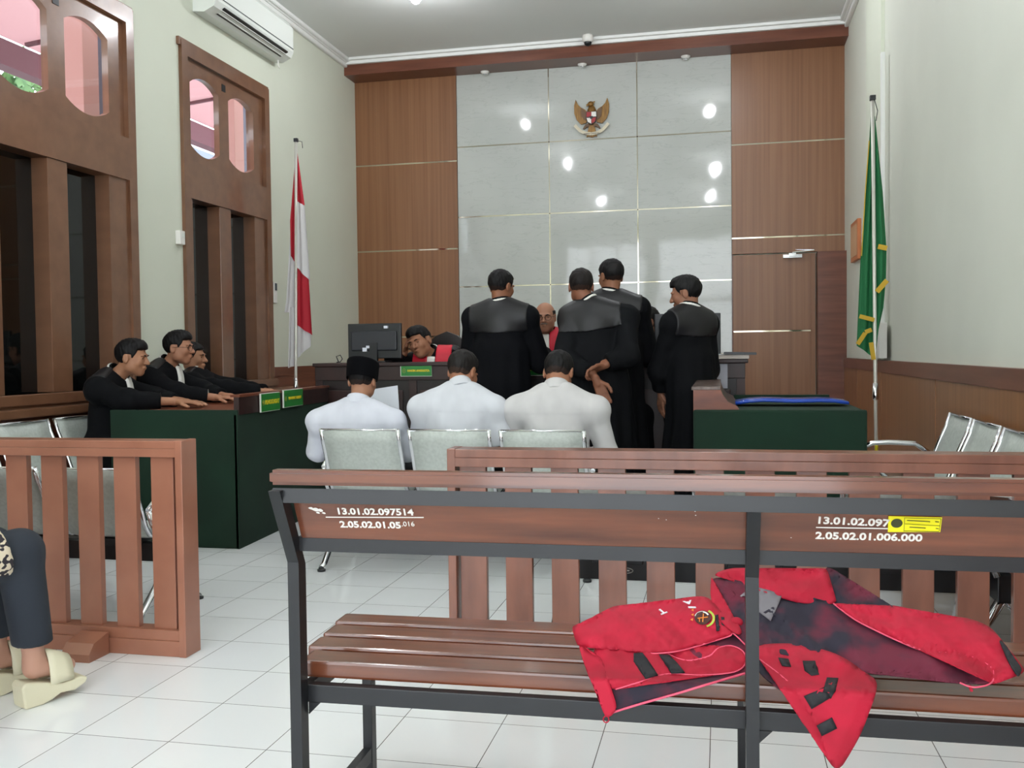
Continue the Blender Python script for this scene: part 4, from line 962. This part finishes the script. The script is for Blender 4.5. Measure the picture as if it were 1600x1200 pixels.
person('tall man in black robe behind the man with clasped hands, bearded cheek turned left', (-.735, 6.50, 0), R_(2),
       stand(1.79, .06, hrot=(38, -8, 0), eL=(-.24, .12, 1.12), wL=(-.12, .27, 1.125), eR=(.25, .10, 1.12), wR=(.12, .27, 1.125), hands=[((-.12, .27, 1.125), (.4, .8, 0), (0, 0, -1), 1, .2), ((.12, .27, 1.125), (-.4, .8, 0), (0, 0, -1), -1, .2)]),
       skin=(150, 100, 74), opts=dict(yoke=.44, yokec=(48, 49, 56), cloth=(15, 16, 19), bulk=1.06))
person('slim young man in black robe standing rightmost, face in left profile', (-.185, 6.30, 0), R_(38),
       stand(1.645, .04, .132, kL=(-.06, .01, .46), kR=(.06, .01, .46), aL=(-.07, 0, .09), aR=(.07, 0, .09), hrot=(42, -12, 0), eL=(-.17, .12, 1.02), wL=(-.125, .17, .89), eR=(.165, .05, 1.02), wR=(.10, .22, .95), hands=[((-.125, .17, .875), (.05, .1, -1), (1, 0, 0), 1, .35), ((.12, .22, .95), (-.6, .6, -.2), (0, 0, -1), -1, .4)]),
       skin=(158, 108, 84), style='full', opts=dict(yoke=.36, yokec=(24, 25, 27), cloth=(14, 15, 18), bulk=.78, sleeve=.052, hipw=.05))
# ---- the three seated men in white shirts
def sit(h, seat, lean=0., sw=.19, **k):
    J = dict(hip=(0, 0, seat+.09), neck=(0, .05+lean, h-.26), head=(0, .13+lean, h-.13), sL=(-sw, .02+lean, h-.355), sR=(sw, .02+lean, h-.355),
             eL=(-sw-.06, .10, seat+.24), eR=(sw+.06, .10, seat+.24), wL=(-.13, .30, seat+.17), wR=(.13, .30, seat+.17),
             kL=(-.13, .44, seat+.06), kR=(.13, .44, seat+.06), aL=(-.13, .42, .09), aR=(.13, .42, .09))
    J.update(k)
    if 'hands' not in k: J['hands'] = [(J['wL'], (.5, .8, -.2), (0, 0, -1), 1, .4), (J['wR'], (-.5, .8, -.2), (0, 0, -1), -1, .4)]
    return J
wh = (214, 216, 226)
person('seated man in white shirt and black cap reading a paper, leftmost of the three', (-1.985, 4.985, 0), 0,
       sit(1.13, .40, -.03, .215, hrot=(0, -14, 0), eL=(-.265, .06, .60), eR=(.265, .10, .60)), skin=(186, 134, 106), opts=dict(cap=True, seated=True, cloth=wh, bulk=1.05, hs=.97), outfit='shirt')
person('seated man in short-sleeved white shirt, head bowed to the right, between the other two', (-1.405, 4.985, 0), 0,
       sit(1.175, .40, .0, .205, neck=(.01, .045, .955), sL=(-.205, .02, .85), sR=(.205, .02, .845), hrot=(-16, -26, 0), eL=(-.22, .12, .62), eR=(.25, .04, .60)), skin=(172, 118, 90), hairc=(40, 34, 32), opts=dict(seated=True, cloth=(212, 214, 220), bulk=1.08, short_sleeve=True, jaw=1.1), outfit='shirt')
person('seated man in off-white shirt with head bowed, rightmost of the three', (-.865, 4.995, 0), 0,
       sit(1.165, .40, .0, .215, neck=(0, .045, .945), sL=(-.215, .02, .84), sR=(.215, .02, .84), hrot=(-4, -32, 0), eL=(-.26, .10, .60), eR=(.27, .06, .60)), skin=(176, 122, 94), hairc=(22, 20, 22), opts=dict(seated=True, cloth=(206, 204, 204), bulk=1.08), outfit='shirt')
t = thing('paper_sheet', 'white paper held by the seated man in the black cap', 'paper', (-1.99, 5.42, .86)); MB().obox((-.11, 0, .0), (.10, .0, .03), .15, .002, up=(0, -1, .25)).build('sheet', mat('paper', (0, 0, 0)), t)
# ---- the three seated in black robes at the left desk, facing right
def desk_sit(h, **k): return sit(h, .44, .12, .19, **k)
person('young man in black robe leaning on the near end of the left green desk', (-3.93, 5.42, 0), R_(-82),
       desk_sit(1.27, hip=(0, .05, .53), neck=(0, .10, 1.03), head=(0, .235, 1.145), sL=(-.17, .06, .965), sR=(.18, .10, .95), hrot=(4, -6, 0), eR=(.22, .30, .88), wR=(.10, .56, .87), eL=(-.2, .3, .87), wL=(-.02, .55, .865), kL=(-.12, .40, .5), kR=(.12, .40, .5), aL=(-.12, .36, .09), aR=(.12, .36, .09),
                hands=[((.10, .56, .866), (-.05, 1, -.02), (0, 0, -1), -1, .25), ((-.02, .56, .86), (.3, .9, 0), (0, 0, -1), 1, .3)]),
       skin=(178, 126, 96), style='full', opts=dict(seated=True, face=True, bib=True, sleeve=.05, cuff=.3, yoke=.33, yokec=(40, 44, 50), bulk=.95))
person('man with glasses in black robe seated behind the young man at the left desk', (-3.90, 5.98, 0), R_(-84),
       desk_sit(1.335, neck=(0, .10, 1.085), head=(0, .20, 1.21), sL=(-.18, .06, 1.0), sR=(.19, .08, 1.0), hrot=(2, -2, 0), eR=(.22, .28, .90), wR=(.10, .50, .87), eL=(-.2, .28, .90), wL=(-.03, .52, .87), kL=(-.12, .40, .5), kR=(.12, .40, .5), aL=(-.12, .36, .09), aR=(.12, .36, .09),
                hands=[((.10, .50, .866), (0, 1, 0), (0, 0, -1), -1, .3), ((-.03, .53, .87), (.1, 1, 0), (0, 0, -1), 1, .3)]),
       skin=(182, 128, 100), style='full', opts=dict(seated=True, face=True, glasses=True, bib=True, sleeve=.05, cuff=.2, yoke=.36, jaw=1.12, yokec=(26, 28, 34)))
person('person in black robe almost hidden behind the man with glasses, hand stretched on the desk', (-3.93, 6.52, 0), R_(-80),
       desk_sit(1.27, neck=(0, .04, 1.02), head=(0, .02, 1.14), sL=(-.18, .06, .95), sR=(.19, .08, .95), eR=(.20, .34, .90), wR=(.08, .62, .88), eL=(-.2, .3, .90), wL=(-.06, .60, .875), kL=(-.12, .40, .5), kR=(.12, .40, .5), aL=(-.12, .36, .09), aR=(.12, .36, .09),
                hands=[((.08, .62, .876), (0, 1, 0), (0, 0, -1), -1, .25), ((-.06, .60, .87), (.1, 1, 0), (0, 0, -1), 1, .3)]),
       skin=(180, 128, 98), opts=dict(seated=True, face=True, sleeve=.05, cuff=.2))
for y, lab in ((5.98, 'dark chair under the man with glasses at the left desk'), (6.48, 'dark chair under the hidden third person at the left desk')):
    t = thing('desk_chair', lab, 'chair', (-3.95, y, 0), R_(-90)); MB().box(-.2, .2, -.15, .28, .39, .43, bev=.01).build('seat', blackp, t)
    for x in (-.18, .18):
        for yy in (-.13, .26): MB().tube([(x, yy, .39), (x, yy, 0)], .012).build('leg', chrome, t)
# ---- judges, facing the room
JR = (205, 22, 50)
person('judge with red lapels leaning his cheek on his hand beside the left monitor', (-2.275, 7.42, .17), R_(180),
       sit(1.22, .46, .10, .18, neck=(-.04, .15, .97), head=(.035, .26, 1.07), sL=(-.19, .12, .955), sR=(.16, .13, .90), hrot=(-12, -8, 18), eR=(.23, .32, .935), wR=(.165, .27, .985), eL=(-.26, .2, .72), wL=(-.1, .25, .70),
           hands=[((.16, .27, .99), (-.25, -.02, .95), (-.9, -.1, .2), -1, .5), ((-.1, .25, .70), (.7, .7, 0), (0, 0, -1), 1, .4)]),
       skin=(168, 116, 88), style='full', opts=dict(seated=True, face=True, bib=True, red=JR, sleeve=.045, cuff=.5, hs=1.08))
person('bald judge with round glasses, grey moustache and red lapels', (-1.30, 7.30, .17), R_(180),
       sit(1.375, .46, .06, .19, hrot=(4, -5, 0)), skin=(182, 130, 104), style='bald', hairc=(60, 54, 52), opts=dict(seated=True, face=True, glasses=True, moustache=True, bib=True, red=JR, jaw=1.15))
person('judge in magenta bib, mostly hidden between the tall man and the slim young man', (-.43, 7.22, .17), R_(180),
       sit(1.30, .46, .06, .17, head=(.11, .17, 1.19), neck=(.03, .11, 1.06), hrot=(-62, 0, 0), eL=(-.22, .18, .72), wL=(-.04, .26, .93), wR=(.1, .30, .93), eR=(.24, .16, .72)), skin=(176, 124, 98), opts=dict(seated=True, red=(190, 24, 90), bib=False))
# ---- woman at the left edge: only her leg and sandal are in the picture
batik = mat('batik print', (214, 200, 176), .8, col2=(44, 38, 44), nscale=75, detail=0, contrast=(.47, .52))
wm = person('seated woman at the left edge, dark trousers, batik tunic, cream wedge sandal', (-2.50, 2.355, 0), R_(-25),
       dict(hip=(0, -.0, .50), neck=(0, -.02, 1.02), head=(0, .0, 1.14), sL=(-.17, -.02, .96), sR=(.17, -.02, .96), eL=(-.22, .02, .74), eR=(.22, .02, .74), wL=(-.1, .17, .64), wR=(.1, .17, .64),
            kL=(-.12, .40, .50), kR=(.085, .40, .515), aL=(-.12, .41, .165), aR=(.08, .44, .165), hands=[((-.1, .17, .64), (.5, .8, -.1), (0, 0, -1), 1, .4), ((.1, .17, .64), (-.5, .8, -.1), (0, 0, -1), -1, .4)]),
       skin=(206, 158, 136), outfit='shirt', style='full', opts=dict(seated=True, cloth=(40, 40, 52), trousers=(38, 44, 54), noshoes=True, trouser_len=.035, footlen=.115, face=True))
def tun(p):
    d = cone(p, (0, -.02, .52), (.085, .33, .535), .17, .098); d = smin(d, cone(p, (0, -.02, .52), (-.115, .33, .52), .17, .095), .05)
    return smax(d, p[:, 1]-.345+.25*(p[:, 2]-.5), .01)
np_mesh('batik_tunic', surface_nets(tun, (-.4, -.3, .2), (.4, .5, .8), .009), batik, wm)
creamm = mat('cream sandal', (222, 216, 188), .5)
for ax_, ay, in ((.08, .44), (-.12, .41)):
    mb = MB(); prof = [(-.050, 0), (-.058, .075), (-.045, .088), (.02, .072), (.08, .055), (.14, .060), (.165, .052), (.158, .034), (.12, .018), (.07, .022), (.04, .008), (.01, 0)]
    mb.prism([(ay+a, b) for a, b in prof], 'x', ax_-.04, ax_+.04); o = mb.build('sandal', creamm, wm)
    md = o.modifiers.new('b', 'BEVEL'); md.width = .007; md.segments = 3
    mb = MB(); R = []
    for yy, hh in ((ay+.035, .178), (ay+.06, .168), (ay+.085, .156), (ay+.115, .140)):
        R.append([mb.bm.verts.new((ax_+.044*math.cos(a), yy, .06+(hh-.06)*math.sin(a))) for a in np.linspace(0, math.pi, 13)])
    for A, B in zip(R, R[1:]):
        for k in range(12): mb.bm.faces.new((A[k], A[k+1], B[k+1], B[k])).smooth = True
    sp = mb.build('strap', creamm, o); md = sp.modifiers.new('s', 'SOLIDIFY'); md.thickness = .005

# ================================================================ RED VESTS ON THE BENCH
vred = mat('vest red', (188, 9, 50), .75, col2=(168, 7, 42), nscale=12)
vlin = mat('vest mesh lining', (34, 30, 46), .8, col2=(104, 26, 50), nscale=9, contrast=(.42, .6))
vblk = mat('vest black stripe', (26, 26, 32), .7); vpink = mat('vest zip piping', (235, 90, 120), .5); vgrey = mat('lining print grey', (120, 116, 122), .6)
def yf(x): return 958+(x-560)*.049
def yr(x): return 1030+(x-475)*.050
def drape(px, py, off=0., seed=0., hang=1.957):
    v = (yr(px)-py)/(yr(px)-yf(px))
    if v >= 0: Y = 1.992+.345*min(1., v/2.3)**.85
    else: Y = 1.992+(hang-1.992)*min(1, -v/.12)
    f = math.sin(px*.045+py*.03+seed)*math.sin(py*.07-px*.02+seed*2)+.5*math.sin(px*.11-py*.09+seed)+.38*abs(math.sin(px*.16+py*.10+2*math.sin(py*.05+seed)))+.25*math.sin(px*.21-py*.24+seed*3)
    a = .012*min(1, max(0, v)/.5) if v > 0 else -.003*min(1, -v/.3)
    return at(px, py, Y=Y-abs(a)*(f+1.4)*.6*(1 if v > 0 else -.0)-off)
def catmull(P, n=4, closed=True):
    out = []; N = len(P)
    for i in range(N if closed else N-1):
        p0, p1, p2, p3 = [np.array(P[(i+k) % N] if closed else P[min(max(i+k, 0), N-1)], float) for k in (-1, 0, 1, 2)]
        for j in range(n):
            t = j/n; out.append(.5*((2*p1)+(-p0+p2)*t+(2*p0-5*p1+4*p2-p3)*t*t+(-p0+3*p1-3*p2+p3)*t**3))
    if not closed: out.append(np.array(P[-1], float))
    return out
def panel(name, P, m, parent, off=0., seed=0., curve=True, hang=1.957, thick=.0025, bulge=0.):
    pts = catmull(P) if curve else [np.array(p, float) for p in P]
    bm = bmesh.new(); f = bm.faces.new([bm.verts.new((p[0], p[1], 0)) for p in pts]); bmesh.ops.triangulate(bm, faces=[f], ngon_method='EAR_CLIP')
    for it in range(7):
        es = [e for e in bm.edges if e.calc_length() > 11]
        if not es: break
        bmesh.ops.subdivide_edges(bm, edges=es, cuts=1, use_grid_fill=False); bmesh.ops.triangulate(bm, faces=bm.faces[:])
    bmesh.ops.beautify_fill(bm, faces=bm.faces[:], edges=[e for e in bm.edges if not e.is_boundary])
    if bulge:
        edge = np.array([v.co[:2] for v in bm.verts if v.is_boundary])
    for v in bm.verts:
        o_ = off
        if bulge: o_ += bulge*min(1, np.sqrt(((edge-np.array(v.co[:2]))**2).sum(1).min())/22)**.6
        v.co = drape(v.co.x, v.co.y, o_, seed, hang)
    bmesh.ops.recalc_face_normals(bm, faces=bm.faces[:])
    bm.transform(parent.matrix_basis.inverted()); me = bpy.data.meshes.new(name); bm.to_mesh(me); bm.free()
    o = link(name, me, m, parent, smooth=True); md = o.modifiers.new('s', 'SOLIDIFY'); md.thickness = thick; md.offset = 0
    return o
def piping(P, parent, off=.004, r=.0016, m=None, seed=0., name='zip_piping'):
    pts = catmull(P, 5, False); MB().tube([drape(p[0], p[1], off, seed) for p in pts], r, 6).build(name, m or vpink, parent, world=True)
def letter(ch, px, py, size, ang, m, parent, off=.006, seed=0., squash=.6):
    a = drape(px, py, off, seed); b = drape(px+12*math.cos(ang), py-12*math.sin(ang), off, seed); c = drape(px-10*math.sin(ang), py-10*math.cos(ang), off, seed)
    text('lettering', ch, size, m, parent, frame(a, b-a, c-a) @ Matrix.Diagonal((1, squash, 1, 1)), bold=.0008, align='CENTER')
lv = thing('red_vest', 'crumpled red vest with round emblem and black stripes, left one on the bench', 'vest', (-.25, 2.15, .455), group='red vests on the bench')
panel('lining', [(925, 1020), (1000, 1000), (1100, 1000), (1144, 990), (1166, 1008), (1168, 1050), (1110, 1066), (1060, 1081), (1000, 1097), (947, 1112), (935, 1070)], vlin, lv, .0)
panel('lower_panel', [(930, 1010), (994, 1014), (1041, 1020), (1060, 1029), (1080, 1032), (1108, 1025), (1122, 1013), (1142, 1009), (1161, 1018), (1165, 1036), (1147, 1050), (1095, 1055), (1044, 1053), (1005, 1064), (962, 1077), (945, 1060)], vred, lv, .006, bulge=.010, seed=1)
panel('upper_panel', [(896, 979), (925, 974), (945, 956), (965, 947), (1010, 947), (1045, 941), (1082, 933), (1108, 936), (1130, 962), (1146, 985), (1140, 993), (1108, 1003), (1062, 1016), (1020, 1020), (985, 1014), (950, 1012), (907, 1010), (900, 996)], vred, lv, .014, bulge=.022, seed=2)
panel('side_strip', [(905, 1006), (925, 1022), (940, 1030), (952, 1068), (963, 1105), (946, 1119), (930, 1070), (914, 1040)], vred, lv, .012, seed=1)
panel('black_stripe', [(990, 1021), (1004, 1020), (1013, 1034), (1028, 1055), (1009, 1060), (1003, 1040), (990, 1034)], vblk, lv, .0185, curve=False, seed=1)
panel('black_stripe', [(1030, 1023), (1046, 1024), (1058, 1036), (1070, 1051), (1049, 1052), (1041, 1038)], vblk, lv, .0185, curve=False, seed=1)
piping([(1041, 1020), (1060, 1029), (1080, 1032), (1108, 1025), (1122, 1013), (1142, 1009), (1161, 1018), (1165, 1036), (1147, 1050), (1095, 1055), (1044, 1053), (1005, 1064), (962, 1077)], lv, .010, seed=1)
piping([(994, 1015), (1020, 1021), (1062, 1017), (1108, 1004), (1140, 994), (1146, 990), (1168, 1011)], lv, .016, seed=2)
piping([(948, 1116), (1000, 1100), (1060, 1083), (1110, 1068), (1168, 1051)], lv, .004, .0025)
MB().tube([drape(947+4.5*math.cos(a), 1124+5*math.sin(a), 0) for a in np.linspace(0, 6.283, 13)[:-1]], .0014, 6, closed=True).tube([drape(950, 1114, 0), drape(947, 1119, 0)], .003).build('zip_pull', vred, lv, world=True)
wl2 = mat('vest white print', (236, 232, 240), .6)
letter('T', 1034, 955, .030, R_(200), wl2, lv, .040, 2, .8); letter('A', 1075, 941, .028, R_(188), wl2, lv, .040, 2, .6); letter('I', 1082, 949, .030, R_(110), wl2, lv, .040, 2, .8)
def disc(px, py, r, m, off, name, sq=.78, n=28, r_in=0, a0=0, a1=6.2832):
    mb = MB(); A = np.linspace(a0, a1, n)
    if r_in: 
        for u, v in zip(A, A[1:]): mb.quad([drape(px+k*math.cos(w_), py+k*sq*math.sin(w_), off, 2) for k, w_ in ((r_in, u), (r, u), (r, v), (r_in, v))])
    else: mb.bm.faces.new([mb.bm.verts.new(drape(px+r*math.cos(u), py+r*sq*math.sin(u), off, 2)) for u in A[:-1]])
    return mb.build(name, m, lv, world=True)
disc(1098, 965, 13, mat('emblem dark', (70, 30, 24), .6), .0405, 'round_emblem', .85)
disc(1100, 966, 17, mat('emblem lime', (178, 196, 70), .6), .041, 'emblem_wreath', .85, r_in=13.5, a0=-1.1, a1=1.3)
disc(1097, 965, 12, white, .0415, 'emblem_letters', .85, r_in=9.5, a0=3.4, a1=5.8, n=14)
mb = MB()
for a, b in (((1090, 966), (1106, 964)), ((1099, 959), (1098, 972)), ((1092, 960), (1093, 971))): mb.obox(drape(*a, .042, 2), drape(*b, .042, 2), .0018, .0018)
mb.build('emblem_cross', mat('emblem orange', (235, 140, 50), .6), lv, world=True)
for x, y in ((1082, 953), (1082, 960.5), (1081, 968)):
    mb = MB(); mb.bm.faces.new([mb.bm.verts.new(drape(x+dx, y+dy, .0415, 2)) for dx, dy in ((-2.4, 0), (1.6, -2.2), (1.6, 2.2))]); mb.build('emblem_star', mat('emblem orange', (0, 0, 0)), lv, world=True)
letter('KEJAKSAAN', 1121, 973, .0085, R_(95), vblk, lv, .036, 2, 1); letter('NEGERI', 1130, 972, .0085, R_(95), vblk, lv, .030, 2, 1)
rv = thing('red_vest', 'crumpled red vest with dark mesh lining turned out, right one on the bench', 'vest', (.25, 2.15, .455), group='red vests on the bench')
panel('lining', [(1112, 908), (1135, 904), (1185, 918), (1240, 938), (1300, 941), (1334, 968), (1366, 984), (1409, 1004), (1447, 1018), (1488, 1021), (1528, 1029), (1551, 1048), (1548, 1067), (1500, 1068), (1440, 1060), (1395, 1052), (1345, 1050), (1310, 1030), (1250, 1012), (1188, 1012), (1160, 1005), (1140, 970), (1122, 935)], vlin, rv, .006, bulge=.012, seed=3)
panel('back_panel', [(1118, 899), (1132, 891), (1155, 888), (1182, 893), (1210, 908), (1235, 911), (1262, 899), (1290, 889), (1297, 920), (1303, 943), (1240, 940), (1190, 920), (1150, 905)], vred, rv, .014, bulge=.014, seed=4)
panel('side_strip', [(1112, 902), (1120, 925), (1134, 950), (1158, 985), (1150, 990), (1124, 968), (1111, 935)], vred, rv, .022, seed=3)
MB().sphere(drape(1151, 972, .02), .014, (1, .5, .8)).build('fold_knot', vred, rv, world=True)
panel('armhole_lining', [(1290, 889), (1308, 893), (1330, 911), (1360, 935), (1394, 947), (1396, 973), (1375, 966), (1339, 954), (1305, 943), (1297, 920)], vlin, rv, .008, seed=4)
panel('front_panel', [(1302, 943), (1339, 953), (1375, 965), (1395, 970), (1393, 947), (1412, 955), (1440, 966), (1480, 965), (1512, 967), (1545, 980), (1566, 1002), (1580, 1022), (1597, 1042), (1596, 1052), (1570, 1062), (1550, 1068), (1552, 1048), (1528, 1029), (1488, 1020), (1447, 1017), (1409, 1003), (1366, 983), (1334, 966)], vred, rv, .020, bulge=.022, seed=5)
panel('black_band', [(1562, 1002), (1571, 1008), (1584, 1030), (1596, 1045), (1590, 1056), (1576, 1034)], vblk, rv, .045, seed=5)
panel('hanging_panel', [(1186, 1010), (1230, 1006), (1270, 1012), (1305, 1022), (1338, 1042), (1341, 1060), (1362, 1058), (1370, 1075), (1358, 1110), (1345, 1145), (1330, 1172), (1312, 1199), (1296, 1190), (1284, 1150), (1268, 1115), (1245, 1080), (1222, 1057), (1187, 1030)], vred, rv, .016, bulge=.010, seed=6, hang=1.945)
panel('hanging_lining', [(1187, 1032), (1222, 1058), (1245, 1082), (1268, 1117), (1245, 1095), (1215, 1075), (1188, 1052)], vlin, rv, .010, seed=6, hang=1.945)
for P_ in ([(1216, 1028), (1232, 1030), (1236, 1042), (1222, 1040)], [(1254, 1033), (1274, 1033), (1272, 1046), (1280, 1054), (1268, 1056), (1257, 1048)], [(1292, 1059), (1310, 1060), (1306, 1078), (1298, 1092), (1286, 1080)], [(1256, 1088), (1288, 1074), (1298, 1090), (1268, 1108)], [(1276, 1134), (1300, 1121), (1308, 1138), (1284, 1150)]):
    panel('black_stripe', P_, vblk, rv, .0285, curve=False, seed=6, hang=1.945)
piping([(1187, 1030), (1222, 1057), (1245, 1080), (1268, 1115), (1284, 1150), (1296, 1190)], rv, .020, .0014, seed=6)
piping([(1302, 943), (1334, 967), (1366, 984), (1409, 1004), (1447, 1018), (1488, 1021), (1528, 1030), (1552, 1048), (1549, 1067), (1522, 1074), (1500, 1067)], rv, .024, .0018, seed=5)
panel('printed_patch', [(1184, 918), (1200, 922), (1222, 930), (1216, 945), (1204, 970), (1184, 955)], vgrey, rv, .0225, curve=False, seed=3)
letter('A', 1205, 955, .040, R_(-15), vlin, rv, .024, 3, .8); letter('A', 1165, 930, .036, R_(-15), vgrey, rv, .024, 3, .8)
MB().tube([drape(1515, 1072, .02), drape(1518, 1079, .02)], .003).build('zip_pull', vred, rv, world=True)

t = thing('stool', 'wooden stool under the seated woman at the left edge', 'stool', (-2.50, 2.355, 0), R_(-25))
MB().box(-.22, .22, -.2, .2, .36, .395, bev=.006).build('seat', plank, t)
for x in (-.19, .19):
    for y in (-.17, .17): MB().box(x-.018, x+.018, y-.018, y+.018, 0, .36, bev=.003).build('leg', plank, t)
